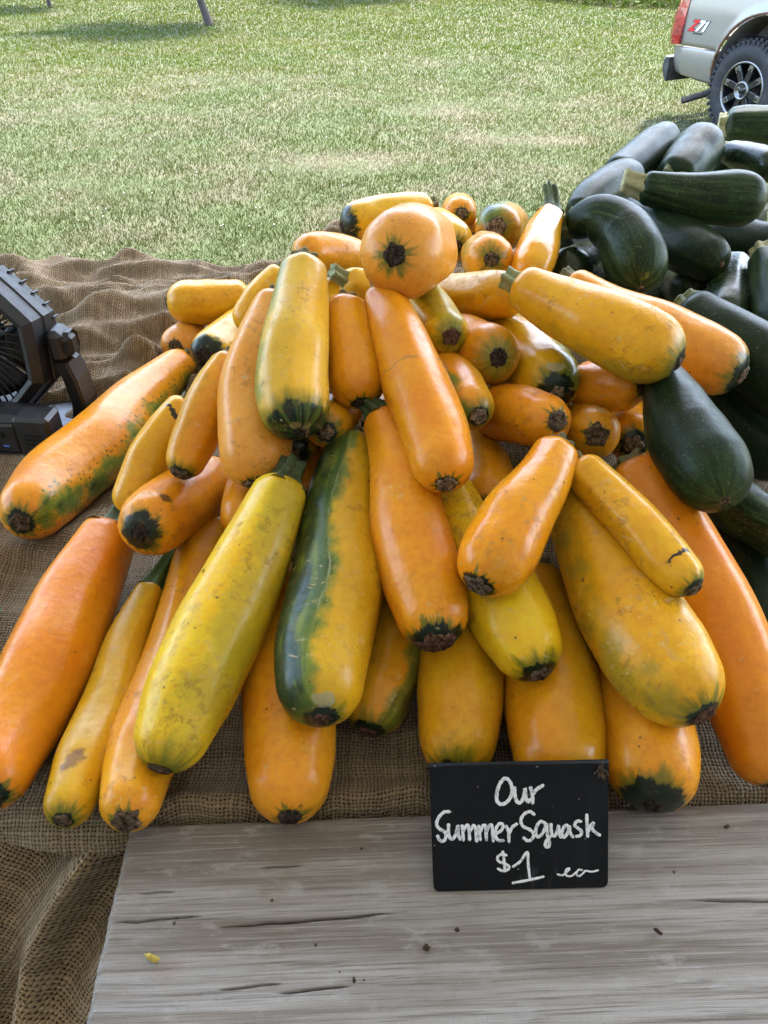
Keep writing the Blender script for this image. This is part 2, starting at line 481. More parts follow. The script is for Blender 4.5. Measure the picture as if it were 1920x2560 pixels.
def make_burlap(fruits):
    nx, ny = 400, 300
    xs = np.linspace(-1.15, 1.45, nx)
    v = np.linspace(0, 1, ny)
    X = np.repeat(xs[:, None], ny, 1)
    Y0 = front_edge(X)
    yb = 1.60+.03*np.sin(X*5)+.05*(fbm(X*4, X*0, 9)-.5)
    Y = Y0+(yb+.12-Y0)*v[None]
    # general wrinkles, gathered lines running across
    far = sstep(.85, 1.15, Y)
    wr = np.zeros_like(X)
    w1 = fbm(X*3.2+1.2*fbm(X*2, Y*2, 4), Y*11.0+X*1.5, 21, 3)
    wr += (.11*np.abs(w1-.5)*-1+.022)*far*1.1
    wx = X+.10*(fbm(X*5, Y*5, 61)-.5); wy = Y+.08*(fbm(X*4, Y*7, 62)-.5)
    rd = 1-np.abs(2*fbm(wx*2.6+5, wy*9.5-wx*1.2, 63, 2)-1)*2.2; wr += .040*np.clip(rd, 0, 1)**2*sstep(.8, 1.0, Y)*(1-.55*sstep(1.35, 1.5, Y))*(1-.6*sstep(-.1, .1, X))
    rd = 1-np.abs(2*fbm(wx*6+9, wy*17+wx*2.5, 64, 2)-1)*2.6; wr += .017*np.clip(rd, 0, 1)**2*(.3+.7*sstep(.8, 1.0, Y))
    w2 = fbm(X*9+Y*3, Y*16-X*3, 31, 3); wr += .034*(w2-.5)*(.35+.65*far)
    w3 = fbm(X*30, Y*34, 51, 2); wr += .005*(w3-.5)
    zr = np.interp(X, [-1.2, -.9, -.55, -.36, -.215, -.176, -.10, .1, .5, 1.5], [.885, .89, .905, .915, .945, .965, .995, .95, .90, .90])
    Z = ZT+(zr-ZT)*sstep(1.2, 1.52, Y)+wr
    Z += np.clip(skin_height(X, Y)-.165-.06*sstep(.25, .4, X), 0, None)
    # loose fold in front of the mound by the fan (left, mid distance)
    def fold(x0, y0, x1, y1, w, hgt):
        dx, dy = x1-x0, y1-y0; L = math.hypot(dx, dy)
        t = ((X-x0)*dx+(Y-y0)*dy)/L/L; q = ((X-x0)*dy-(Y-y0)*dx)/L
        return hgt*np.exp(-(q/w)**2)*sstep(-.15, .12, t)*(1-sstep(.88, 1.15, t))
    Z += fold(-.42, 1.16, -.24, 1.24, .028, .045)+fold(-.50, 1.02, -.30, 1.10, .02, .022)+fold(-.60, 1.30, -.22, 1.36, .03, .03)
    Z += fold(-.60, .62, -.34, .80, .03, .018)+fold(-.52, .80, -.46, .58, .022, .02)
    # rolled hem lying along the back edge of the plank
    Z += fold(-.195, .374, .06, .386, .014, .022)*(1+.15*np.sin(X*60))
    Z += fold(.06, .384, .5, .398, .012, .006)
    # keep the cloth under every fruit
    env = np.full(X.shape, 9.)
    for (P, Rr) in fruits:
        for p_, r_ in zip(P, Rr):
            d2 = (X-p_[0])**2+(Y-p_[1])**2; k = d2 < (r_*.97)**2
            env[k] = np.minimum(env[k], p_[2]-np.sqrt(r_*r_-d2[k]))
    Z = np.minimum(Z, env-.003)
    for _ in range(3):
        Zs = Z.copy(); Zs[1:-1, 1:-1] = (Z[1:-1, 1:-1]*2+Z[2:, 1:-1]+Z[:-2, 1:-1]+Z[1:-1, 2:]+Z[1:-1, :-2])/6; Z = np.minimum(Zs, env-.002)
    # lip over the front edge, drop over the back edge
    fr = 1-np.clip((Y-Y0)/.028, 0, 1); Z -= .026*fr**2.2*(1-sstep(-.236, -.214, X)*.4)
    Z -= .5*np.clip((Y-yb)/.12, 0, 1)**1.3+.02*sstep(-.03, .0, Y-yb)
    ds = np.sqrt(np.diff(Y, axis=1)**2+np.diff(Z, axis=1)**2)
    arc = np.concatenate([np.zeros((nx, 1)), np.cumsum(ds, 1)], 1)
    arc -= arc[:, 60:61]-Y[:, 60:61]
    U = X+.03*(fbm(X*1.5, Y*1.5, 88)-.5)
    me = fast_mesh("burlap_cloth", np.stack([X, Y, Z], -1).reshape(-1, 3), grid_faces(nx, ny)[:, ::-1])
    set_uv(me, np.stack([U, arc], -1).reshape(-1, 2))
    me.materials.append(BURLAP)
    o = link(bpy.data.objects.new("burlap_cloth", me))
    tag(o, "wrinkled brown burlap cloth spread over the table under the squash", "cloth")

def make_skirt():
    nu, nv = 150, 170
    u = np.linspace(-.80, -.16, nu)[:, None]; v = np.linspace(0, .42, nv)[None]
    X = np.repeat(u, nv, 1); V = np.repeat(v, nu, 0)
    Y = front_edge(X)+.05-.60*V; Z = ZT-.016-.012*sstep(0, .06, V)-.52*V
    nrm = np.array([0, -.707, .707])
    # the long ridge fold running down, and softer drapes
    xr = -.235-.14*V-.05*np.sin(V*9); q = (X-xr)
    d = .060*np.exp(-(q/.018)**2)*sstep(.0, .06, V)-.036*np.exp(-((q+.05)/.025)**2)
    d += .042*np.exp(-(((X+.20)+.9*(V-.10))/.02)**2)*sstep(-.27, -.22, X)
    d += .022*np.sin((X+.5*V)*42+2*fbm(X*4, V*4, 3))*sstep(.02, .12, V)
    d += .020*(fbm(X*8+V*6, V*9, 14)-.5)+.005*(fbm(X*32, V*32, 15)-.5)
    Y = Y+nrm[1]*d; Z = Z+nrm[2]*d
    me = fast_mesh("burlap_skirt", np.stack([X, Y, Z], -1).reshape(-1, 3), grid_faces(nu, nv))
    ang = .5; U = X*math.cos(ang)+V*math.sin(ang); W = -X*math.sin(ang)+V*math.cos(ang)
    set_uv(me, np.stack([U, W], -1).reshape(-1, 2))
    me.materials.append(BURLAP2)
    o = link(bpy.data.objects.new("burlap_skirt", me))
    tag(o, "coarse burlap hanging in folds off the table left of the plank", "cloth")
make_skirt()

# ------------------------------------------------------------------ weathered plank
def make_plank():
    L, W, H = 1.25, .255, .036
    nx, ny = 260, 420
    x = np.linspace(0, 1, nx)[:, None]; y = np.linspace(0, 1, ny)[None]
    Yl = -W*(1-y)+0*x                                    # local: back edge at y=0, front at -W
    ragged = .003*(fbm(Yl*45, Yl*0+2, 5)-.5)+.003*np.clip((-Yl-.10)/.12, 0, 1)
    Xl = ragged+(L-ragged)*x**1.25
    Z = .0012*(fbm(Xl*3, Yl*60, 8)-.5)+.0016*(fbm(Xl*8, Yl*240, 18, 2)-.5)
    edge = np.minimum(np.minimum(-Yl, W+Yl), np.minimum(Xl-ragged, .2)); Z -= .005*np.clip(1-edge/.006, 0, 1)**2
    cracks = [(.005, -.083, .075, -.080, .0022), (.085, -.0895, .225, -.0835, .0030), (.115, -.044, .150, -.042, .0015),
              (.135, -.137, .19, -.1335, .0020), (.092, -.134, .14, -.130, .0016),
              (.46, -.083, .56, -.088, .0018),
              (.02, -.06, .05, -.0605, .001)]
    CK = np.zeros_like(Z)
    for (x0, y0, x1, y1, dep) in cracks:
        t = np.clip((Xl-x0)/(x1-x0), -.2, 1.2); yc = y0+(y1-y0)*t+.0012*(vnoise(Xl*80, Xl*0, 6)-.5)
        taper = np.clip(np.minimum(t, 1-t)*6, 0, 1)
        e_ = np.exp(-((Yl-yc)/(.00045*taper+.0002))**2); Z -= dep*1.9*taper*e_; CK = np.maximum(CK, np.clip(taper*3, 0, 1)*e_*min(1, dep/.0018))
    V = np.stack([Xl, Yl, Z], -1).reshape(-1, 3)
    Fc = [tuple(f) for f in grid_faces(nx, ny)[:, ::-1]]
    # side walls
    Vb = V.copy(); Vb[:, 2] = -H
    ring = [i*ny for i in range(nx)]+[(nx-1)*ny+j for j in range(1, ny)]+[i*ny+ny-1 for i in range(nx-2, -1, -1)]+[j for j in range(ny-2, 0, -1)]
    base = len(V); Vall = [tuple(a) for a in V]
    for r_ in ring: Vall.append(tuple(Vb[r_]))
    m = len(ring)
    for a in range(m):
        b = (a+1) % m; Fc.append((ring[a], base+a, base+b, ring[b]))
    Fc.append(tuple(base+a for a in range(m))[::-1])
    g = G("weathered_plank"); p = g.obj()
    # growth rings drawn out along the board, warped round a couple of knots
    px_, py_, pz_ = g.sep(p)
    warp = g.noise(g.vmul(p, (2.2, 7., 7.)), 1., 3, .55)
    yy = g.add(py_, g.mul(g.math('MULTIPLY_ADD', warp, 2., -1.), .005))
    for (kx, ky, kr, ka) in ((.62, -.20, .07, -.015), (.33, -.205, .05, .010)):
        dx = g.mul(g.sub(px_, kx), 1/kr); dy = g.mul(g.sub(py_, ky), 2.2/kr)
        q = g.math('EXPONENT', g.mul(g.add(g.mul(dx, dx), g.mul(dy, dy)), -1.))
        yy = g.add(yy, g.mul(g.mul(q, dy), ka))
    ring = g.math('FRACT', g.mul(g.add(yy, g.mul(g.noise(g.vmul(p, (5., 40., 40.)), 1., 3, .6), .004)), 62.))
    late = g.mul(g.step(ring, .35, .92), g.step(ring, 1.0, .94))
    wv = g.comb(px_, yy, pz_)
    n1 = g.noise(g.vmul(p, (1.3, 16., 16.)), 1.3, 5, .6, .1)
    n2 = g.noise(g.vmul(wv, (4., 260., 260.)), 1., 4, .7, .1)
    n5 = g.noise(g.vmul(wv, (10., 480., 480.)), 1., 3, .7)
    n3 = g.noise(g.vmul(p, (22., 50., 50.)), 1.2, 4, .65)
    n6 = g.noise(p, 620, 3, .7)
    saw = g.noise(g.vmul(p, (420., 60., 60.)), 1., 2, .5)
    c = g.mix(g.step(n1, .40, .62), (.345, .32, .295), (.20, .172, .148))
    c = g.mix(g.mul(late, .30), c, (.19, .155, .125))
    c = g.mix(g.mul(g.step(n2, .50, .62), .45), c, (.165, .135, .11))
    c = g.mix(g.mul(g.step(n5, .54, .64), .6), c, (.12, .10, .085))
    c = g.mix(g.mul(g.step(n5, .46, .36), .45), c, (.42, .40, .37))
    c = g.mix(g.mul(g.step(n3, .54, .70), .5), c, (.40, .38, .355))
    c = g.mix(g.mul(g.step(n6, .52, .72), .30), c, (.13, .11, .09))
    c = g.mix(g.mul(g.step(g.noise(p, 10, 4, .6), .56, .72), .45), c, (.19, .145, .105))
    c = g.mix(g.mul(g.attr("crack").outputs['Fac'], .9), c, (.025, .02, .016))
    vd, vc = g.voro(p, 55); c = g.mix(g.mul(g.step(vd, .10, .05), g.step(g.sep(vc)[0], .88, .9)), c, (.06, .045, .035))
    # a faint reddish stain as on the photograph's plank
    sp = g.vadd(p, (-.055, .118, 0)); ln = g.node('ShaderNodeVectorMath', operation='LENGTH'); g.put(ln.inputs[0], g.vmul(sp, (1., 1.2, 0.)))
    c = g.mix(g.mul(g.step(g.add(ln.outputs['Value'], g.mul(g.noise(p, 60, 3), .015)), .024, .010), .13), c, (.28, .11, .10))
    g.set(col=c, rough=.88, spec=.2, normal=g.bump(g.add(g.add(g.mul(n2, .8), g.mul(n5, .7)), g.add(g.mul(saw, .2), g.mul(late, -.25))), .55, .0018))
    o = mesh_obj("wooden_plank", Vall, Fc, g.m, smooth=True, loc=(-.2185, .3565, .882))
    ca = np.zeros(len(Vall), np.float32); ca[:nx*ny] = CK.ravel(); o.data.attributes.new('crack', 'FLOAT', 'POINT').data.foreach_set('value', ca)
    o.rotation_euler = (0, 0, R(2.2))
    tag(o, "weathered grey wooden plank across the front of the stall", "plank")
make_plank()

# ------------------------------------------------------------------ squash and zucchini
PAL = {  # two skin tones each
    'O': ((.80, .37, .060), (.79, .32, .030)), 'o': ((.82, .285, .008), (.84, .35, .012)), 'D': ((.80, .245, .008), (.81, .29, .010)),
    'g': ((.78, .305, .008), (.80, .365, .011)), 'y': ((.81, .405, .010), (.80, .44, .016)), 'p': ((.86, .55, .066), (.84, .46, .030)),
    'l': ((.92, .56, .012), (.84, .57, .015))}

def skin(key, st, seed):
    g = G("squash_skin_"+key.lower()); p = g.vadd(g.obj(), (seed*1.37, seed*.71, seed*.23))
    a = g.attr("fa").outputs['Vector']; db, ds, th = g.sep(a)
    ct, sn = g.math('COSINE', th), g.math('SINE', th)
    circ = g.comb(ct, sn, g.mul(db, .12))
    c1, c2 = (tuple(.93*np.array(v)*np.array((1., .96, .85))) for v in PAL[st['pal']])
    n1 = g.noise(p, 11, 3, .55)
    c = g.mix(g.step(n1, .36, .64), c1, c2)
    # lengthwise streaks and soft mottling
    n2 = g.noise(g.vadd(circ, (seed, 0, 0)), 3.2, 3, .6)
    c = g.mix(g.mul(g.step(n2, .5, .75), .35), c, tuple(np.minimum(np.array(c2)*np.array((1.06, 1.22, 1.5)), 1)))
    n3 = g.noise(p, 120, 4, .65)
    c = g.mix(g.mul(g.step(n3, .4, .66), .45), c, tuple(np.array(c1)*np.array((.82, .68, .6))))
    nb = g.noise(g.vadd(p, (2.1, .3, 4.4)), 27, 5, .62, .3)
    c = g.mix(g.mul(g.step(nb, .52, .72), .40), c, tuple(np.array(c1)*np.array((.90, .66, .5))))
    c = g.mix(g.mul(g.step(nb, .46, .28), .35), c, tuple(np.minimum(np.array(c2)*np.array((1.05, 1.22, 1.8)), 1)))
    # a greener shoulder somewhere on every fruit
    gs = g.add(g.add(g.mul(ct, math.cos(seed*2.3)), g.mul(sn, math.sin(seed*2.3))), g.math('MULTIPLY_ADD', nb, .8, -.4))
    c = g.mix(g.mul(g.step(gs, .35, 1.25), .42 if st['pal'] in 'yglp' else .12), c, (.38, .30, .012))
    gnoise = g.noise(p, 26, 4, .6)
    GL, GD = (.16, .205, .026), (.018, .042, .012)
    for (t0, wid, stg) in st.get('green', []):
        t0 = R(t0)
        cs = g.add(g.mul(ct, math.cos(t0)), g.mul(sn, math.sin(t0)))
        m = g.add(cs, g.math('MULTIPLY_ADD', gnoise, 1.1, -.55))
        lim = math.cos(wid*math.pi*.62)
        mask = g.step(m, lim-.08, lim+.22)
        inner = g.step(g.add(m, g.math('MULTIPLY_ADD', n2, .9, -.45)), lim+.12, lim+.55)
        gc = g.mix(inner, GL, GD if st.get('speck') or st.get('stripe') or stg > .85 else (.075, .13, .02))
        if st.get('speck'):
            vd, vc = g.voro(p, 150)
            spk = g.mul(g.step(vd, .42, .22), g.step(m, lim-.30, lim+.05))
            c = g.mix(g.mul(spk, .8), c, GD)
        c = g.mix(g.mul(mask, stg), c, gc)
    if st.get('stripe'):
        cs = g.math('ABSOLUTE', g.sub(th, g.math('MULTIPLY_ADD', gnoise, .28, .18)))
        lim_ = g.mul(g.step(cs, .20, .05), g.mul(g.step(db, 1.5, 2.2), g.step(ds, .6, 1.2)))
        c = g.mix(g.mul(lim_, .85), c, (.055, .105, .03))
        cs2 = g.math('ABSOLUTE', g.sub(th, g.math('MULTIPLY_ADD', g.noise(p, 40, 3, .6), .30, .04)))
        sc = g.mul(g.step(cs2, .030, .008), g.mul(g.step(db, 1.9, 2.3), g.step(ds, .8, 1.3)))
        c = g.mix(g.mul(g.mul(sc, g.step(gnoise, .42, .58)), .65), c, (.30, .31, .17))
    # blossom end: green halo, black green ring with ragged edge
    ring, halo = st.get('ring', .25)*.95, st.get('halo', .25)*.6
    ragn = g.noise(g.comb(ct, sn, seed*.1), 6.5 if st.get('spiky') else 2.3, 4, .75)
    e = g.add(db, g.mul(g.math('MULTIPLY_ADD', ragn, 2., -1.), -.42*ring-.05))
    e = g.add(e, g.mul(g.math('MULTIPLY_ADD', g.noise(p, 60, 3, .6), 2., -1.), .30*ring))
    e2 = g.add(g.add(db, g.math('MULTIPLY_ADD', n2, -1.1, .55)), g.mul(g.math('MULTIPLY_ADD', g.noise(p, 75, 4, .65), 2., -1.), .22))
    c = g.mix(g.mul(g.step(e2, ring+halo, ring*.9), .85), c, (.085, .125, .012))
    if st.get('rays'):
        ry = g.step(g.noise(g.vmul(circ, (1, 1, .3)), 11, 2, .5), .45, .62)
        c = g.mix(g.mul(ry, g.mul(g.step(db, ring+halo*.8, ring), .5)), c, (.28, .31, .06))
    rim = g.step(e, ring*1.10, ring*.92)
    c = g.mix(rim, c, (.007, .016, .008))
    if st.get('dots'):
        vd, vc = g.voro(p, 95); c = g.mix(g.mul(g.mul(g.step(vd, .16, .09), rim), g.step(g.sep(vc)[0], .5, .6)), c, (.42, .40, .28))
        c = g.mix(g.mul(rim, g.mul(g.step(g.noise(g.vmul(circ, (1, 1, .5)), 7, 3), .5, .62), .8)), c, (.075, .12, .02))
    if st.get('pale'):   # corky pale patch next to the blossom end
        q = g.math('SQRT', g.add(g.math('POWER', g.sub(th, -.25), 2.), g.math('POWER', g.mul(g.sub(db, ring+.16), 2.8), 2.)))
        q = g.add(q, g.mul(g.math('MULTIPLY_ADD', g.noise(p, 70, 5, .7), 2., -1.), .55))
        c = g.mix(g.mul(g.step(q, .42, .34), .75), c, g.mix(g.noise(p, 90, 3), (.28, .27, .14), (.44, .41, .26)))
    # scuffs, scabs, specks, scratches
    am = st.get('scuff', .5)
    gate = g.step(g.noise(p, 17, 2, .5), .55-.10*am, .65-.08*am)
    sc1 = g.mul(g.step(g.noise(p, 95, 6, .76, .15), .53, .60), gate)
    c = g.mix(g.mul(sc1, .42*min(am+.2, 1)), c, (.16, .075, .018))
    sc2 = g.mul(g.step(g.noise(g.vadd(p, (3.3, 1.2, .4)), 48, 5, .65, .8), .63-.04*am, .665-.04*am), g.step(g.noise(p, 21, 2), .46, .56))
    c = g.mix(g.mul(sc2, .38*min(am+.2, 1)), c, (.52, .34, .13))
    sc3 = g.step(g.noise(g.vadd(p, (7.3, 5.2, 2.4)), 42, 5, .7, .3), .71-.035*am, .735-.035*am)
    c = g.mix(g.mul(sc3, .9), c, (.085, .042, .018))
    vd, vc = g.voro(p, 62); cellr = g.sep(vc)[0]
    spk = g.mul(g.step(vd, .10, .06), g.step(cellr, .74-.16*am, .76-.16*am))
    c = g.mix(g.mul(spk, .85), c, (.12, .055, .015))
    lp = g.vmul(p, (1., 1., 1.))
    ro = g.node('ShaderNodeVectorRotate', rotation_type='AXIS_ANGLE'); g.put(ro.inputs['Vector'], lp); ro.inputs['Axis'].default_value = (.3, .6, .74); ro.inputs['Angle'].default_value = seed*1.7
    scr = g.noise(g.vmul(ro.outputs[0], (22, 210, 210)), 1., 2, .5, .4)
    scm = g.mul(g.step(scr, .64, .68), g.step(g.noise(p, 30, 2), .47, .56))
    c = g.mix(g.mul(scm, .5*min(am+.3, 1)), c, (.62, .46, .22))
    for (t0, d0, sz, kd) in st.get('bruise', []):
        q = g.math('SQRT', g.add(g.math('POWER', g.sub(th, t0), 2.), g.math('POWER', g.mul(g.sub(db, d0), .9), 2.)))
        q = g.add(q, g.mul(g.math('MULTIPLY_ADD', g.noise(p, 70, 5, .7), 2., -1.), sz*1.1))
        c = g.mix(g.mul(g.step(q, sz*.75, sz*.35), .8), c, ((.50, .36, .16), (.20, .085, .03), (.045, .026, .014))[kd])
    if st.get('line'):
        ln_ = g.math('ABSOLUTE', g.sub(g.add(ds, g.math('MULTIPLY_ADD', g.noise(p, 40, 3, .6), .8, -.4)), st['line']))
        c = g.mix(g.mul(g.step(ln_, .045, .012), .75), c, (.34, .17, .04))
    if st.get('crack'):
        cr = g.math('ABSOLUTE', g.sub(g.add(ds if key == 'A35' else db, g.math('MULTIPLY_ADD', g.noise(p, 55, 3, .6), .9, -.45)), 1.35 if key == 'A35' else 1.7))
        crm = g.mul(g.step(cr, .11, .05), g.step(g.math('ABSOLUTE', g.add(th, -.1 if key == 'A35' else .3)), .75, .45))
        c = g.mix(crm, c, (.020, .014, .010))
    gl = .12 if st.get('gloss') else 0
    r = g.step(g.add(g.mul(n3, .5), g.mul(g.noise(p, 30, 3), .5)), .3, .7,   .25-gl, .40-gl)
    r = g.math('ADD', r, g.mul(g.mx(sc1, sc2), .3), clamp=True)
    h = g.add(g.mul(n3, .42), g.mul(g.noise(p, 34, 3, .55), 1.1))
    g.set(col=c, rough=r, spec=.32, coat=.10, coatr=.18, normal=g.bump(h, .6, .0018))
    return g.m

def zskin(key, st, seed):
    g = G("zucchini_skin_"+key.lower()); p = g.vadd(g.obj(), (seed*1.37, seed*.71, seed*.23))
    a = g.attr("fa").outputs['Vector']; db, ds, th = g.sep(a)
    circ = g.comb(g.math('COSINE', th), g.math('SINE', th), g.mul(db, .10))
    li = st.get('light', .5)
    dark = np.array((.009, .020, .008)); mid = np.array((.030, .058, .019)); pale = np.array((.066, .098, .032))
    n1 = g.noise(p, 13, 4, .6); n2 = g.noise(g.vadd(circ, (seed, 0, 0)), 5.5, 4, .65)
    c = g.mix(g.step(g.add(g.mul(n1, .5), g.mul(n2, .5)), .60-.22*li, .80-.20*li), tuple(dark), tuple(mid))
    c = g.mix(g.mul(g.step(n2, .58-.08*li, .85-.1*li), .1+.35*li), c, tuple(pale))
    vd, vc = g.voro(p, 340); fl = g.mul(g.step(vd, .34, .14), g.step(g.sep(vc)[0], .45, .6))
    c = g.mix(g.mul(fl, .22+.45*li), c, (.10, .13, .058))
    vd2, vc2 = g.voro(p, 130); fl2 = g.mul(g.step(vd2, .10, .06), g.step(g.sep(vc2)[0], .72, .75))
    c = g.mix(g.mul(fl2, .4), c, (.26, .28, .18))
    rad = g.mul(g.step(g.noise(g.vmul(circ, (1, 1, .4)), 15, 2, .6), .52, .66), g.step(g.add(db, g.math('MULTIPLY_ADD', n1, 1.2, -.6)), .95, .1))
    c = g.mix(g.mul(rad, .85 if st.get('rays') else .30), c, (.22, .23, .05))
    c = g.mix(g.step(db, .13, .09), c, (.09, .055, .032))
    if st.get('rays'):
        pt = g.mul(g.step(g.noise(p, 30, 4, .7), .60, .66), g.step(db, 1.1, .3)); c = g.mix(g.mul(pt, .75), c, (.20, .20, .035))
    sc = g.mul(g.step(g.noise(p, 75, 5, .7), .60, .68), g.step(g.noise(p, 16, 2), .52, .64)); c = g.mix(g.mul(sc, .55), c, (.14, .105, .06))
    ro = g.node('ShaderNodeVectorRotate', rotation_type='AXIS_ANGLE'); g.put(ro.inputs['Vector'], p); ro.inputs['Axis'].default_value = (.3, .6, .74); ro.inputs['Angle'].default_value = seed*1.7
    scr = g.mul(g.step(g.noise(g.vmul(ro.outputs[0], (22, 300, 300)), 1., 2, .5, .4), .68, .73), g.step(g.noise(p, 24, 2), .5, .6))
    c = g.mix(g.mul(scr, .45), c, (.24, .25, .18))
    gl = .12 if st.get('gloss') else 0
    n3 = g.noise(p, 160, 4, .65)
    g.set(col=c, rough=g.step(g.add(g.mul(n3, .5), g.mul(n1, .5)), .3, .7, .30-gl, .46-gl), spec=.15 if not st.get('gloss') else .4,
          normal=g.bump(g.add(g.mul(n3, .4), g.add(g.mul(g.noise(p, 40, 3), .9), g.mul(fl, -.1))), .35, .0014))
    return g.m

def stem_mat(name, c1, c2):
    g = G(name); p = g.obj(); n = g.noise(p, 70, 5, .65); n2 = g.noise(p, 260, 4, .65)
    c = g.mix(g.step(n, .38, .62), c1, c2)
    c = g.mix(g.mul(g.step(n2, .56, .68), .5), c, (.26, .22, .13))
    g.set(col=c, rough=.7, normal=g.bump(g.add(n, n2), .6, .002)); return g.m
STEM = {'dark': stem_mat("stem_dark_green", (.035, .060, .022), (.065, .095, .03)), 'green': stem_mat("stem_green", (.05, .10, .025), (.10, .16, .04)),
        'pale': stem_mat("stem_pale_green", (.20, .24, .11), (.30, .32, .17)), 'zpale': stem_mat("stem_zucchini_pale", (.26, .26, .12), (.38, .36, .20)),
        'zgreen': stem_mat("stem_zucchini_green", (.07, .09, .03), (.12, .14, .05)), None: stem_mat("stem_dry", (.16, .13, .06), (.10, .11, .04))}
g = G("blossom_cork"); p = g.obj(); n = g.noise(p, 190, 6, .75); n2 = g.noise(p, 60, 3)
CORK_C = g.mix(g.step(n, .36, .66), (.022, .014, .009), (.24, .165, .105))
g.set(col=CORK_C, rough=.95, spec=.15, normal=g.bump(n, 1., .004)); CORK = g.m
CORKS = [CORK, CORK]
for nm_, a_, b_ in (("blossom_cork_tan", (.05, .032, .020), (.36, .26, .165)), ("blossom_cork_red", (.035, .016, .010), (.22, .115, .075)), ("blossom_cork_black", (.010, .008, .007), (.085, .06, .045))):
    g = G(nm_); p = g.obj(); n = g.noise(p, 230, 5, .7)
    g.set(col=g.mix(g.step(n, .36, .66), a_, b_), rough=.95, spec=.15, normal=g.bump(n, 1., .004)); CORKS.append(g.m)

VIEW = Vector((0, -.79, .62))
def catmull(P, ts):
    P = [Vector(p) for p in P]; n = len(P)-1
    Q = [P[0]*2-P[1]]+P+[P[-1]*2-P[-2]]
    out = []
    for t in ts:
        x = min(max(t, 0), 1)*n; i = min(int(x), n-1); f = x-i
        a, b, c, d = Q[i], Q[i+1], Q[i+2], Q[i+3]
        out.append(.5*((2*b)+(c-a)*f+(2*a-5*b+4*c-d)*f*f+(3*b-a-3*c+d)*f**3))
    return out

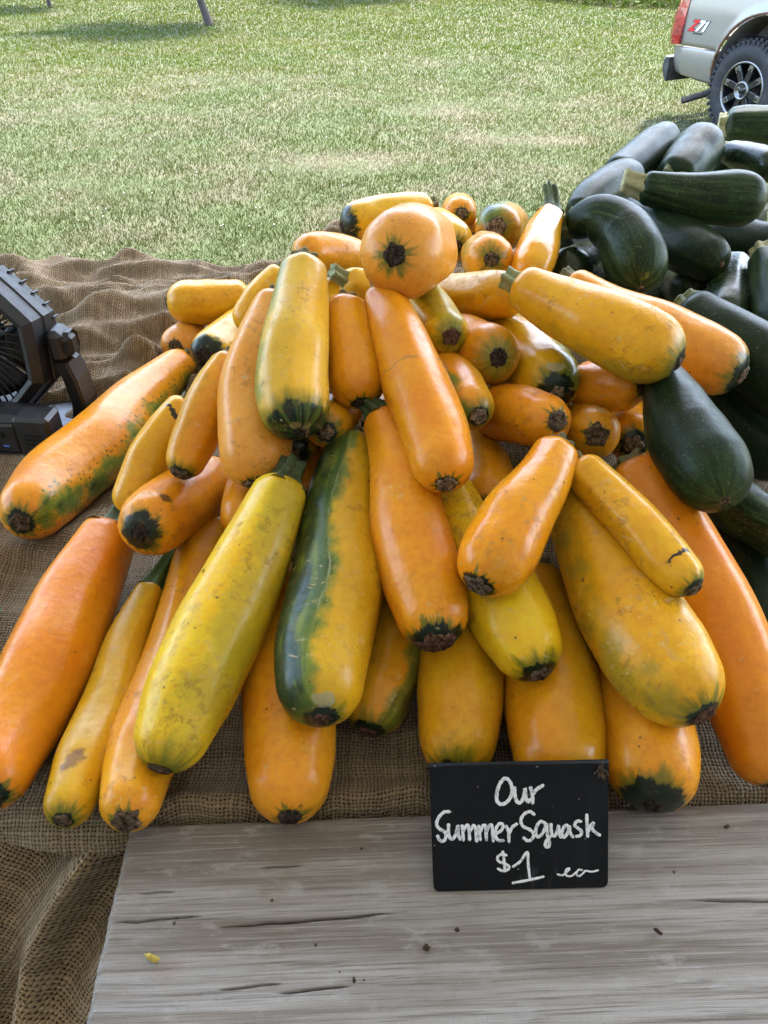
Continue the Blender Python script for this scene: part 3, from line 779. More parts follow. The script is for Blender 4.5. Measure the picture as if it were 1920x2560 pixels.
def make_fruit(key, pts, rad, st, seed):
    zuc = st['pal'] == 'z'
    rnd = random.Random(seed*91+5)
    NS, NT = 72, 56
    # denser sampling at both ends
    u = np.linspace(0, 1, NS); u = .5-.5*np.cos(np.pi*u); u = .55*u+.45*np.linspace(0, 1, NS)
    pts = [Vector(p_) for p_ in pts]; ax_ = pts[-1]-pts[0]; sgn = 1
    for i_k in (1, 2, 3):   # slight natural kinks along the axis
        d_ = Vector((rnd.uniform(-1, 1), rnd.uniform(-1, 1), rnd.uniform(-1, 1))); d_ -= ax_*(d_.dot(ax_)/ax_.length_squared)
        pts[i_k] = pts[i_k]+d_.normalized()*(ax_.length*rnd.uniform(.006, .020)*(.5 if i_k == 2 else 1))
    C = np.array([tuple(v) for v in catmull(pts, u)])
    seg = np.r_[0, np.cumsum(np.linalg.norm(np.diff(C, axis=0), axis=1))]; L = seg[-1]
    rr = np.interp(u, np.linspace(0, 1, len(rad)), rad)
    k = np.array([.25, .5, .25])
    for _ in range(6): rr[1:-1] = np.convolve(rr, k, 'valid')
    rmax = rr.max()
    ls = min(.75*rr[0] if not zuc else .6*rr[0], .2*L); lb = min(1.02*rr[-1], .45*L)
    if not zuc: pS = 2.5
    else: pS = 2.4
    a = np.clip(1-seg/ls, 0, 1); capS = (1-a**pS)**(1/pS)
    b = np.clip(1-(L-seg)/lb, 0, 1); capB = (1-b**2.25)**(1/2.25)
    prof = rr*capS*capB
    slen = np.r_[0, np.cumsum(np.sqrt(np.diff(seg)**2+np.diff(prof)**2))]
    db = (slen[-1]-slen)/rmax; ds = slen/rmax
    mid = Vector(C[NS//2]); base = mid.copy(); base.z = float((C[:, 2]-rr).min())
    th = np.linspace(-np.pi, np.pi, NT, endpoint=False)
    neck = np.clip(1-seg/(.45*L), 0, 1)**1.3
    ph = rnd.uniform(0, 6.28); ribn = rnd.choice((5, 5, 6)); rib = st.get('rib', .036 if not zuc else .030)
    lph = [(rnd.randint(1, 4), rnd.uniform(0, 6.28), rnd.uniform(1.5, 6), rnd.uniform(0, 6.28)) for _ in range(7)]
    V = np.empty((NS, NT, 3)); FA = np.empty((NS, NT, 3))
    for i in range(NS):
        t = Vector(C[min(i+1, NS-1)]-C[max(i-1, 0)]).normalized()
        n = (VIEW-t*VIEW.dot(t)); n = n.normalized() if n.length > 1e-3 else Vector((1, 0, 0)); bb = t.cross(n)
        m = 1+rib*(.25+.75*neck[i])*np.cos(ribn*th+ph)+.007*np.cos(10*th+ph*2)
        for (kk, p1, w, p2) in lph: m = m+.0062*np.cos(kk*th+p1)*math.cos(w*u[i]*6.28*.5+p2)
        r_ = prof[i]*m
        V[i] = C[i]+np.outer(np.cos(th)*r_, np.array(n))+np.outer(np.sin(th)*r_, np.array(bb))
        FA[i, :, 0] = db[i]; FA[i, :, 1] = ds[i]; FA[i, :, 2] = th
        if i == 0: frS = (t.copy(), n.copy(), bb.copy())
        if i == NS-1: frB = (t.copy(), n.copy(), bb.copy())
    V = V.reshape(-1, 3)-np.array(base)
    me = fast_mesh("zucchini" if zuc else "summer_squash", V, grid_faces(NS, NT, True))
    at = me.attributes.new("fa", 'FLOAT_VECTOR', 'POINT'); at.data.foreach_set("vector", FA.astype(np.float32).ravel())
    me.materials.append((zskin if zuc else skin)(key, st, seed))
    o = bpy.data.objects.new("zucchini" if zuc else "summer_squash", me); o.location = base; link(o)
    tag(o, st['label'], "zucchini" if zuc else "squash", "dark green zucchini heaped at the right" if zuc else "yellow summer squash in the heap")
    # ---- stem: ribbed stub with a flared foot
    sl = st.get('stem', .005); scol = st.get('stemcol')
    t, n, bb = frS; S = Vector(C[0])-base
    rn = float(np.interp(ls, seg, prof)); n_, m_ = 30, 9
    SV = []; bend = Vector((rnd.uniform(-.5, .5), rnd.uniform(-.3, .3), rnd.uniform(.1, .6)))
    bend = (bend-t*bend.dot(t))*(.8 if sl > .015 else .2)
    if key == 'A18': bend = Vector((-1.2, 0, .1))
    if key == 'A22': bend = Vector((.35, .1, .35))
    flare = st.get('stem', 0) >= .02 and not zuc
    r0 = rn*(.92 if flare else (.62 if not zuc else .72)); r1 = rn*(.42 if sl > .012 else .46) if not zuc else rn*.58
    for i in range(m_):
        f = i/(m_-1); s_ = -.5*ls+(sl+.5*ls)*f if sl < .02 else -.6*ls+(sl+.6*ls)*f
        cpt = S-t*s_+bend*(f*f*sl)
        rad_ = r1+(r0-r1)*(1-f)**(3.4 if not zuc else 1.6)
        if i >= m_-2: rad_ *= (1.06, 1.02)[i-m_+2]
        for j in range(n_):
            a_ = 2*math.pi*j/n_; q = rad_*(1+((.13+.16*f) if not zuc else .20)*math.cos(5*a_+ph)+.05*math.cos(3*a_+ph*2+2*f)+(.06*math.cos(5*a_+ph+1) if flare else 0))
            SV.append(cpt+n*(math.cos(a_)*q)+bb*(math.sin(a_)*q))
    ce = S-t*sl+bend*sl
    SF = [tuple(f) for f in grid_faces(m_, n_, True)[:, ::-1]]
    for ri, ex in ((.55, -.0012), (.0, -.002)):
        for j in range(n_):
            a_ = 2*math.pi*j/n_; SV.append(ce-t*ex+n*(math.cos(a_)*r1*ri)+bb*(math.sin(a_)*r1*ri))
    b0 = (m_-1)*n_
    for k2 in range(2):
        for j in range(n_):
            j2 = (j+1) % n_; A = b0+k2*n_ if k2 == 0 else m_*n_
            Bq = m_*n_ if k2 == 0 else (m_+1)*n_
            SF.append((A+j2, A+j, Bq+j, Bq+j2))
    mesh_obj("stem", SV, SF, STEM[scol if scol else (None if not zuc else 'zgreen')], o)
    # ---- corky blossom scar sitting on the tip
    rs = st.get('scar', .16 if not zuc else .11)*rmax*1.1*(rnd.uniform(.74, 1.16) if key not in ('A1', 'A18', 'A30') else 1.)
    t, n, bb = frB; B = Vector(C[-1])-base
    tail = prof[NS//2:]; stail = (L-seg)[NS//2:]
    o_ = np.argsort(tail)
    SV = []; SF = []; nr, na = 9, 26; vary = rnd.uniform(.5, 1.4)
    for i in range(nr):
        rho = rs*i/(nr-1)
        for j in range(na):
            a_ = 2*math.pi*j/na
            q = rho*(1+(.16*math.cos(5*a_+ph)+.14*rnd.uniform(-1, 1))*(i/(nr-1)))
            dep = float(np.interp(q, tail[o_], stail[o_]))
            fr_ = i/(nr-1); prf = (.022*math.exp(-(fr_/.16)**2)+.034*math.exp(-((fr_-.72)/.17)**2)-.004)*rmax*vary
            lift = .0010+prf*(.75+.5*math.cos(9*a_+ph)*fr_)+rmax*.014*rnd.uniform(-.5, 1.)*(1 if 0 < i < nr-1 else .15)-(.0022 if i == nr-1 else 0)
            SV.append(B-t*dep+t*lift+n*(math.cos(a_)*q)+bb*(math.sin(a_)*q))
    SF = [tuple(f) for f in grid_faces(nr, na, True)]
    if st.get('ring') or zuc: mesh_obj("blossom_scar", SV, SF, CORKS[4] if key in ("A1", "A28", "A41", "A44") else rnd.choice(CORKS), o)
    return [(C[i], rr[i]) for i in range(3, NS-3, 3)]

FRUIT = {}
FRUIT['A1'] = ([(0.0467, 0.9187, 1.1837), (0.0369, 0.8878, 1.1919), (0.0276, 0.8569, 1.2003), (0.019, 0.8262, 1.2088), (0.0108, 0.7956, 1.2174)], [0.0469, 0.0494, 0.0493, 0.0474, 0.0443],
    {'label': 'fat round orange squash pointing its blossom end at the viewer atop the heap', 'pal': 'O', 'ring': 0.23, 'halo': 0.5, 'scar': 0.22, 'scuff': 0.3})
FRUIT['A2'] = ([(-0.0023, 0.8337, 1.1636), (0.018, 0.7661, 1.1378), (0.0351, 0.7011, 1.1153), (0.0479, 0.6385, 1.0957), (0.0582, 0.5785, 1.0796)], [0.0208, 0.0298, 0.0346, 0.0339, 0.0275],
    {'label': "long smooth orange squash with a cracked line across, lying down the heap's centre", 'pal': 'o', 'ring': 0.32, 'scar': 0.24, 'rib': 0.05, 'scuff': 0.4, 'stem': 0.012, 'line': 4.3})
FRUIT['A3'] = ([(-0.088, 0.84, 1.196), (-0.0923, 0.7889, 1.1679), (-0.0942, 0.7392, 1.1417), (-0.0899, 0.691, 1.1173), (-0.0826, 0.6445, 1.0952)], [0.0235, 0.031, 0.0362, 0.0375, 0.0337],
    {'label': 'mottled yellow squash with big dark green blossom end, high left of centre', 'pal': 'p', 'ring': 0.95, 'halo': 1.0, 'scar': 0.16, 'green': [(85, 0.38, 0.75)], 'dots': 1, 'scuff': 0.8, 'rib': 0.03, 'stem': 0.006})
FRUIT['A4'] = ([(-0.1213, 0.8447, 1.1526), (-0.1351, 0.7921, 1.1214), (-0.1409, 0.74, 1.0909), (-0.1389, 0.6891, 1.0619), (-0.1351, 0.6398, 1.0351)], [0.0238, 0.0335, 0.0376, 0.0391, 0.0332],
    {'label': 'big dull orange squash lying just left of the mottled green ended one', 'pal': 'O', 'ring': 0.3, 'scar': 0.24, 'scuff': 0.7})
FRUIT['A5'] = ([(-0.0438, 0.8254, 1.1541), (-0.0392, 0.7939, 1.1379), (-0.0345, 0.7629, 1.1225), (-0.0297, 0.7327, 1.108), (-0.0249, 0.703, 1.0942)], [0.0228, 0.0282, 0.0306, 0.0306, 0.029],
    {'label': 'short glossy orange squash nestled between the mottled one and the cracked one', 'pal': 'o', 'ring': 0.34, 'scar': 0.26, 'gloss': 1, 'scuff': 0.3})
FRUIT['A6'] = ([(-0.0504, 0.9332, 1.139), (-0.0352, 0.9394, 1.1294), (-0.0197, 0.9454, 1.1197), (-0.0039, 0.9514, 1.1099), (0.0123, 0.9574, 1.1)], [0.0167, 0.0208, 0.0238, 0.0254, 0.0253],
    {'label': 'small pale yellow squash whose curled green stem shows under the round one', 'pal': 'p', 'stem': 0.018, 'stemcol': 'pale', 'rib': 0.06, 'scuff': 0.4})
FRUIT['A7'] = ([(0.0297, 0.9475, 1.1226), (0.0428, 0.9039, 1.1247), (0.0546, 0.8608, 1.1275), (0.0647, 0.8182, 1.1307), (0.0736, 0.7761, 1.1348)], [0.0271, 0.0282, 0.0281, 0.0265, 0.0231],
    {'label': 'yellow green squash with a torn dark scar just below the round one', 'pal': 'l', 'ring': 0.32, 'halo': 1.2, 'scar': 0.3, 'scuff': 0.6, 'green': [(-30, 0.5, 0.5)]})
FRUIT['A8'] = ([(0.058, 0.9702, 1.101), (0.0865, 0.9422, 1.1125), (0.1133, 0.9143, 1.1241), (0.1382, 0.8865, 1.136), (0.1614, 0.8588, 1.1479)], [0.0255, 0.0296, 0.0306, 0.0284, 0.0231],
    {'label': 'golden squash lying sideways right of the round one with a dark blossom tip', 'pal': 'y', 'ring': 0.36, 'halo': 0.3, 'scar': 0.28, 'scuff': 0.6})
FRUIT['A9'] = ([(0.1458, 0.8336, 1.1722), (0.1876, 0.8024, 1.1616), (0.2276, 0.772, 1.152), (0.266, 0.7426, 1.1437), (0.3027, 0.714, 1.1365)], [0.0217, 0.0316, 0.0376, 0.0401, 0.0331],
    {'label': 'large pale scuffed yellow squash slanting right across the top of the heap', 'pal': 'y', 'ring': 0.42, 'halo': 0.9, 'scar': 0.2, 'stem': 0.014, 'stemcol': 'pale', 'scuff': 1.0, 'green': [(80, 0.25, 0.4)], 'rib': 0.03})
FRUIT['A10'] = ([(0.2396, 0.9701, 1.1247), (0.287, 0.926, 1.1073), (0.3326, 0.8838, 1.0922), (0.3773, 0.8444, 1.0808), (0.4197, 0.8067, 1.0715)], [0.0179, 0.028, 0.0376, 0.0405, 0.0351],
    {'label': 'long peach orange squash lying behind the large pale scuffed yellow one', 'pal': 'O', 'ring': 0.62, 'halo': 0.8, 'scar': 0.24, 'stem': 0.012, 'scuff': 0.5, 'rib': 0.03})
FRUIT['A11'] = ([(0.138, 0.9598, 1.0747), (0.1543, 0.9045, 1.0747), (0.1686, 0.8503, 1.0762), (0.1805, 0.7972, 1.0791), (0.1904, 0.7454, 1.0837)], [0.0318, 0.0397, 0.0425, 0.0404, 0.0335],
    {'label': 'glossy yellow squash with a green right flank and white spots at its tip', 'pal': 'y', 'ring': 0.55, 'halo': 0.6, 'scar': 0.22, 'gloss': 1, 'green': [(-75, 0.42, 0.9)], 'scuff': 0.4, 'pale': 1})
FRUIT['A12'] = ([(0.0894, 0.8838, 1.0779), (0.0994, 0.8521, 1.0877), (0.1085, 0.8207, 1.0977), (0.1168, 0.7895, 1.1081), (0.1243, 0.7585, 1.1188)], [0.0316, 0.0348, 0.0355, 0.0342, 0.0315],
    {'label': 'blunt golden squash with green rayed blossom end facing the viewer, right of centre', 'pal': 'g', 'ring': 0.3, 'halo': 1.6, 'scar': 0.24, 'scuff': 0.7, 'rays': 1})
FRUIT['A13'] = ([(0.0635, 0.7918, 1.0894), (0.0735, 0.7631, 1.0899), (0.0827, 0.7347, 1.0908), (0.0905, 0.7065, 1.0919), (0.0974, 0.6785, 1.0933)], [0.0253, 0.0277, 0.028, 0.0263, 0.0231],
    {'label': 'small squash with a dark green striped flank beside the cracked orange one', 'pal': 'g', 'ring': 0.42, 'halo': 0.9, 'scar': 0.26, 'green': [(45, 0.35, 1.0)], 'scuff': 0.4})
FRUIT['A14'] = ([(0.1187, 0.779, 1.0423), (0.1351, 0.7515, 1.0552), (0.1501, 0.724, 1.0682), (0.1637, 0.6964, 1.0809), (0.1758, 0.6688, 1.0937)], [0.0301, 0.0323, 0.0319, 0.0293, 0.0248],
    {'label': 'orange squash pointing right with a neat round black ringed blossom scar', 'pal': 'o', 'ring': 0.36, 'scar': 0.27, 'scuff': 0.7})
FRUIT['A15'] = ([(0.2278, 0.8547, 0.9842), (0.2299, 0.8172, 1.0012), (0.2309, 0.78, 1.0185), (0.2309, 0.7428, 1.036), (0.23, 0.7058, 1.0537)], [0.0345, 0.0357, 0.0348, 0.0318, 0.027],
    {'label': 'golden squash with a tan bruise and ragged dark scar right of the black ringed one', 'pal': 'g', 'ring': 0.26, 'halo': 0.3, 'scar': 0.3, 'scuff': 0.7, 'bruise': [(0.2, 1.0, 0.4, 0)]})
FRUIT['A16'] = ([(0.2948, 0.8424, 1.0017), (0.2927, 0.8126, 1.0083), (0.2898, 0.783, 1.0151), (0.2851, 0.7534, 1.0219), (0.2795, 0.7239, 1.0289)], [0.0303, 0.0316, 0.0314, 0.0295, 0.0259],
    {'label': 'small golden squash with dark green blossom end touching the dark zucchini', 'pal': 'g', 'ring': 0.55, 'halo': 0.7, 'scar': 0.3, 'scuff': 0.5})
FRUIT['A17'] = ([(0.226, 0.8057, 1.061), (0.2415, 0.7901, 1.0677), (0.2563, 0.7748, 1.0748), (0.2704, 0.76, 1.0825), (0.2838, 0.7454, 1.0905)], [0.0272, 0.0291, 0.0294, 0.0275, 0.0232],
    {'label': 'orange squash lying sideways under the large pale scuffed yellow one', 'pal': 'o', 'ring': 0.38, 'scar': 0.3, 'scuff': 0.3})
FRUIT['A18'] = ([(-0.0036, 0.6994, 1.0852), (0.0127, 0.6357, 1.0559), (0.0262, 0.5748, 1.0301), (0.0373, 0.5166, 1.0079), (0.0471, 0.4615, 0.9895)], [0.0204, 0.0309, 0.0386, 0.0387, 0.0277],
    {'label': 'bottle shaped orange squash with broad black green blossom end, centre of heap', 'pal': 'o', 'ring': 0.72, 'halo': 0.25, 'scar': 0.42, 'stem': 0.03, 'stemcol': 'dark', 'scuff': 0.4, 'rib': 0.03})
FRUIT['A19'] = ([(-0.029, 0.7106, 1.0448), (-0.0386, 0.6231, 1.0163), (-0.0453, 0.5411, 0.9949), (-0.0495, 0.4649, 0.9808), (-0.0524, 0.3944, 0.9741)], [0.0293, 0.0399, 0.0459, 0.0432, 0.0324],
    {'label': 'big squash half yellow half green with a scarred lengthwise stripe', 'pal': 'y', 'ring': 0.35, 'halo': 0.6, 'scar': 0.2, 'green': [(66, 0.6, 1.0)], 'scuff': 0.6, 'stripe': 1, 'pale': 1})
FRUIT['A20'] = ([(-0.0987, 0.6323, 1.0481), (-0.1253, 0.5607, 1.0134), (-0.1486, 0.4931, 0.9837), (-0.1684, 0.4295, 0.9591), (-0.1853, 0.3699, 0.9397)], [0.0252, 0.0356, 0.0418, 0.0396, 0.026],
    {'label': 'big lime yellow squash slanting down left, speckled with brown marks', 'pal': 'l', 'green': [(-35, 0.42, 0.38), (120, 0.3, 0.4)], 'ring': 0.3, 'halo': 1.2, 'scar': 0.24, 'stem': 0.022, 'stemcol': 'dark', 'scuff': 1.1})
FRUIT['A21'] = ([(-0.3185, 0.7007, 0.9291), (-0.329, 0.6025, 0.9147), (-0.3335, 0.5116, 0.9097), (-0.3322, 0.4281, 0.914), (-0.3252, 0.3519, 0.9279)], [0.0304, 0.0424, 0.0454, 0.0381, 0.0246],
    {'label': 'big plain orange squash at the far left edge of the table', 'pal': 'D', 'ring': 0.4, 'scar': 0.25, 'stem': 0.022, 'stemcol': 'dark', 'scuff': 0.15, 'rib': 0.04})
FRUIT['A22'] = ([(-0.2587, 0.6249, 0.9057), (-0.2638, 0.5451, 0.8976), (-0.2661, 0.4708, 0.8965), (-0.2655, 0.4021, 0.9025), (-0.2616, 0.3388, 0.9155)], [0.016, 0.0221, 0.0272, 0.0273, 0.0181],
    {'label': 'slim yellow squash with a bent green stem and a brown bruise', 'pal': 'y', 'ring': 0.35, 'halo': 0.8, 'scar': 0.3, 'stem': 0.05, 'stemcol': 'green', 'rib': 0.06, 'scuff': 0.6, 'bruise': [(-0.1, 2.1, 0.55, 1)]})
FRUIT['A23'] = ([(-0.2118, 0.7262, 0.9213), (-0.2105, 0.6125, 0.9028), (-0.2134, 0.5095, 0.8981), (-0.2137, 0.4164, 0.9059), (-0.2062, 0.332, 0.9251)], [0.0279, 0.0296, 0.0329, 0.034, 0.0213],
    {'label': 'golden squash mostly hidden under the lime yellow one', 'pal': 'g', 'ring': 0.32, 'scar': 0.3, 'rib': 0.05, 'scuff': 0.8})
FRUIT['A24'] = ([(-0.1, 0.6041, 0.951), (-0.0958, 0.5329, 0.9319), (-0.0908, 0.4661, 0.9185), (-0.0846, 0.4037, 0.9107), (-0.0782, 0.3457, 0.9085)], [0.0318, 0.0421, 0.044, 0.0405, 0.0287],
    {'label': "thick orange squash standing on the burlap left of the half green one's tip", 'pal': 'o', 'ring': 0.25, 'halo': 0.2, 'scar': 0.2, 'scuff': 0.4})
FRUIT['A25'] = ([(0.0194, 0.5748, 0.9389), (0.013, 0.538, 0.9265), (0.0057, 0.5024, 0.9159), (-0.0042, 0.4686, 0.9074), (-0.0148, 0.4361, 0.9006)], [0.0312, 0.0342, 0.0347, 0.0323, 0.0266],
    {'label': 'dusky squash with dark green right side under the half green one', 'pal': 'g', 'ring': 0.5, 'halo': 0.9, 'scar': 0.24, 'green': [(-60, 0.4, 0.9)], 'scuff': 0.3})
FRUIT['A26'] = ([(0.0723, 0.5428, 0.9378), (0.0716, 0.5022, 0.9266), (0.0699, 0.4632, 0.9174), (0.0667, 0.4257, 0.9101), (0.0629, 0.3897, 0.9048)], [0.0349, 0.0405, 0.0409, 0.0361, 0.0263],
    {'label': "plump yellow squash with a green rayed tip just above the sign's left corner", 'pal': 'y', 'ring': 0.42, 'halo': 0.8, 'scar': 0.28, 'scuff': 0.4})
FRUIT['A27'] = ([(0.1559, 0.6005, 0.9543), (0.1576, 0.5366, 0.9364), (0.1574, 0.4761, 0.923), (0.1543, 0.419, 0.9139), (0.1498, 0.3654, 0.9094)], [0.0316, 0.0433, 0.0463, 0.0429, 0.0333],
    {'label': 'plump glossy amber squash standing right behind the chalkboard sign', 'pal': 'g', 'ring': 0.3, 'scar': 0.2, 'gloss': 1, 'scuff': 0.1})
FRUIT['A28'] = ([(0.2384, 0.5588, 0.928), (0.2401, 0.504, 0.919), (0.239, 0.4518, 0.9132), (0.2328, 0.402, 0.9105), (0.224, 0.3549, 0.9113)], [0.0333, 0.0422, 0.0448, 0.0421, 0.0332],
    {'label': 'squat orange squash with dark green bottom right of the chalkboard sign', 'pal': 'o', 'ring': 0.62, 'halo': 0.5, 'scar': 0.2, 'scuff': 0.3})
FRUIT['A29'] = ([(0.1811, 0.6558, 1.0459), (0.2009, 0.5812, 1.0194), (0.2203, 0.512, 0.9997), (0.2417, 0.4492, 0.9882), (0.2608, 0.3913, 0.983)], [0.0249, 0.0372, 0.0472, 0.0468, 0.0331],
    {'label': 'largest yellow squash at right front with narrow neck and dark star scar', 'pal': 'y', 'ring': 0.34, 'halo': 0.6, 'scar': 0.22, 'green': [(60, 0.25, 0.55)], 'scuff': 0.8})
FRUIT['A30'] = ([(0.17, 0.6287, 1.0909), (0.1489, 0.5887, 1.0751), (0.124, 0.5516, 1.0632), (0.1006, 0.5156, 1.0527), (0.0795, 0.4805, 1.0431)], [0.0207, 0.0272, 0.0336, 0.0349, 0.0278],
    {'label': 'short bowed orange squash with a black star blossom end, in front right of centre', 'pal': 'o', 'ring': 0.44, 'halo': 0.2, 'scar': 0.32, 'gloss': 1, 'scuff': 0.6, 'rib': 0.03, 'spiky': 1})
FRUIT['A31'] = ([(0.0656, 0.6548, 1.029), (0.084, 0.5963, 1.01), (0.1017, 0.541, 0.995), (0.1196, 0.4889, 0.9842), (0.136, 0.4397, 0.977)], [0.0218, 0.0326, 0.0399, 0.0381, 0.0253],
    {'label': 'yellow green squash pointing down right beneath the short bowed one', 'pal': 'l', 'ring': 0.45, 'halo': 0.6, 'scar': 0.26, 'scuff': 0.8})
FRUIT['A32'] = ([(0.1848, 0.6121, 1.0816), (0.2074, 0.5759, 1.071), (0.2281, 0.5406, 1.0616), (0.2467, 0.5063, 1.0533), (0.2635, 0.473, 1.0464)], [0.0187, 0.0218, 0.0228, 0.0228, 0.0176],
    {'label': 'slim yellow squash with a black crack near its tip, lying over the long orange one', 'pal': 'y', 'ring': 0.55, 'halo': 0.6, 'scar': 0.3, 'scuff': 0.9, 'crack': 1})
FRUIT['A33'] = ([(0.2614, 0.6783, 1.0364), (0.2959, 0.6001, 0.9964), (0.3188, 0.524, 0.9593), (0.3307, 0.4508, 0.9257), (0.3385, 0.3822, 0.8981)], [0.032, 0.0414, 0.0408, 0.039, 0.0262],
    {'label': "long curved orange squash down the heap's right edge beside the zucchini", 'pal': 'D', 'ring': 0.2, 'scar': 0.18, 'scuff': 0.2})
FRUIT['A34'] = ([(0.1059, 0.7789, 0.9945), (0.1094, 0.7419, 0.998), (0.1117, 0.7054, 1.0023), (0.1121, 0.6695, 1.0072), (0.1117, 0.6342, 1.013)], [0.0306, 0.0328, 0.0326, 0.0303, 0.0259],
    {'label': 'shaded amber squash in the hollow behind the short bowed one', 'pal': 'g', 'ring': 0.36, 'scar': 0.28, 'scuff': 0.2})
FRUIT['A35'] = ([(-0.2255, 0.7809, 1.0535), (-0.2474, 0.7609, 1.0304), (-0.2673, 0.7402, 1.0064), (-0.2835, 0.7183, 0.9808), (-0.2984, 0.6961, 0.9548)], [0.0177, 0.0224, 0.0245, 0.0245, 0.0197],
    {'label': 'slender yellow squash with a black torn mark beside the speckled left one', 'pal': 'y', 'scuff': 0.6, 'scar': 0.2, 'ring': 0.2, 'crack': 1})
FRUIT['A36'] = ([(-0.1742, 0.8028, 1.0983), (-0.1871, 0.7706, 1.0779), (-0.1991, 0.739, 1.0581), (-0.2099, 0.7078, 1.0389), (-0.2199, 0.6771, 1.0203)], [0.0175, 0.0261, 0.0272, 0.0248, 0.0179],
    {'label': 'narrow golden squash tapering to a small green black tip, left of heap', 'pal': 'g', 'ring': 0.55, 'halo': 0.8, 'scar': 0.34, 'scuff': 0.4, 'rib': 0.04})
FRUIT['A37'] = ([(-0.206, 0.7801, 0.9494), (-0.2215, 0.7381, 0.959), (-0.2346, 0.6966, 0.9693), (-0.2453, 0.6557, 0.9803), (-0.2538, 0.6156, 0.9923)], [0.0332, 0.0368, 0.0382, 0.037, 0.0331],
    {'label': 'orange squash with dark green black blossom end and a brown scab, left', 'pal': 'o', 'ring': 0.58, 'halo': 0.4, 'scar': 0.3, 'scuff': 0.7, 'bruise': [(-0.15, 1.35, 0.3, 2)]})
FRUIT['A38'] = ([(-0.324, 1.1415, 0.9221), (-0.3632, 1.023, 0.9133), (-0.3936, 0.9106, 0.9122), (-0.4153, 0.8044, 0.9191), (-0.4276, 0.704, 0.9335)], [0.0279, 0.044, 0.0506, 0.0493, 0.0337],
    {'label': 'large orange squash with a green speckled underside lying beside the fan', 'pal': 'o', 'ring': 0.35, 'halo': 0.4, 'scar': 0.22, 'green': [(-82, 0.3, 1.0)], 'speck': 1, 'stem': 0.008, 'scuff': 0.2})
FRUIT['A39'] = ([(-0.2262, 1.2504, 0.989), (-0.2597, 1.2401, 0.9857), (-0.2931, 1.231, 0.9839), (-0.3267, 1.2247, 0.9856), (-0.36, 1.2196, 0.9889)], [0.025, 0.033, 0.0368, 0.0358, 0.0299],
    {'label': 'small yellow squash lying sideways, farthest left at the back of the heap', 'pal': 'y', 'ring': 0.28, 'halo': 0.5, 'scar': 0.22, 'stem': 0.016, 'stemcol': 'pale', 'scuff': 0.5})
FRUIT['A40'] = ([(-0.3106, 1.3011, 0.8931), (-0.3198, 1.2653, 0.9039), (-0.3281, 1.2297, 0.9148), (-0.3354, 1.1941, 0.9259), (-0.3418, 1.1585, 0.9369)], [0.0353, 0.0375, 0.0383, 0.0375, 0.0348],
    {'label': 'orange squash with a black star scar beneath the small sideways yellow one', 'pal': 'O', 'ring': 0.32, 'halo': 0.2, 'scar': 0.3, 'scuff': 0.2, 'spiky': 1})
FRUIT['A41'] = ([(-0.2262, 1.2244, 0.9558), (-0.2384, 1.1812, 0.9586), (-0.2498, 1.1387, 0.9622), (-0.2606, 1.097, 0.967), (-0.2708, 1.0563, 0.9729)], [0.0289, 0.0321, 0.0332, 0.0323, 0.0292],
    {'label': 'squash with a big black green blossom end tucked left of the dull orange one', 'pal': 'y', 'ring': 1.0, 'halo': 0.5, 'scar': 0.34, 'scuff': 0.4})
FRUIT['A42'] = ([(-0.1386, 1.0408, 1.1104), (-0.1551, 1.0289, 1.0952), (-0.1707, 1.0166, 1.0794), (-0.1843, 1.0033, 1.0625), (-0.1972, 0.9898, 1.0452)], [0.0153, 0.0191, 0.022, 0.0229, 0.021],
    {'label': "yellow squash sliver peeking out left of the mottled one's neck", 'pal': 'y', 'scuff': 0.7, 'rib': 0.05})
FRUIT['A43'] = ([(-0.0209, 1.1585, 1.0642), (-0.0457, 1.1399, 1.084), (-0.0702, 1.1197, 1.1016), (-0.0953, 1.0944, 1.1128), (-0.1191, 1.0665, 1.1206)], [0.0319, 0.0328, 0.0322, 0.0296, 0.0245],
    {'label': "golden squash lying crosswise behind the mottled one's stem", 'pal': 'g', 'scuff': 0.6, 'ring': 0.2, 'scar': 0.2})
FRUIT['A44'] = ([(0.0775, 1.298, 1.1188), (0.0401, 1.2854, 1.1163), (0.0034, 1.2721, 1.1128), (-0.0323, 1.2576, 1.1078), (-0.0673, 1.2427, 1.1023)], [0.0212, 0.0295, 0.0332, 0.0331, 0.0302],
    {'label': 'yellow squash with black green tip at the very back of the heap', 'pal': 'y', 'ring': 1.15, 'halo': 0.3, 'scar': 0.22, 'scuff': 0.4, 'stem': 0.008})
FRUIT['A45'] = ([(0.1273, 1.401, 1.0814), (0.1261, 1.359, 1.0926), (0.1248, 1.3171, 1.1039), (0.1233, 1.2752, 1.1152), (0.1217, 1.2334, 1.1266)], [0.027, 0.0292, 0.0293, 0.028, 0.026],
    {'label': 'small amber squash end with a cracked scar at the back of the heap', 'pal': 'g', 'ring': 0.36, 'halo': 0.2, 'scar': 0.3, 'scuff': 0.4})
FRUIT['A46'] = ([(0.2102, 1.3161, 1.0842), (0.1985, 1.2747, 1.096), (0.187, 1.2333, 1.1078), (0.1759, 1.192, 1.1197), (0.1652, 1.1507, 1.1317)], [0.035, 0.0373, 0.0376, 0.0363, 0.0341],
    {'label': 'squash end half dark green half gold, at the back beside the upright one', 'pal': 'g', 'ring': 0.42, 'halo': 1.1, 'scar': 0.34, 'green': [(60, 0.5, 1.0)], 'scuff': 0.4})
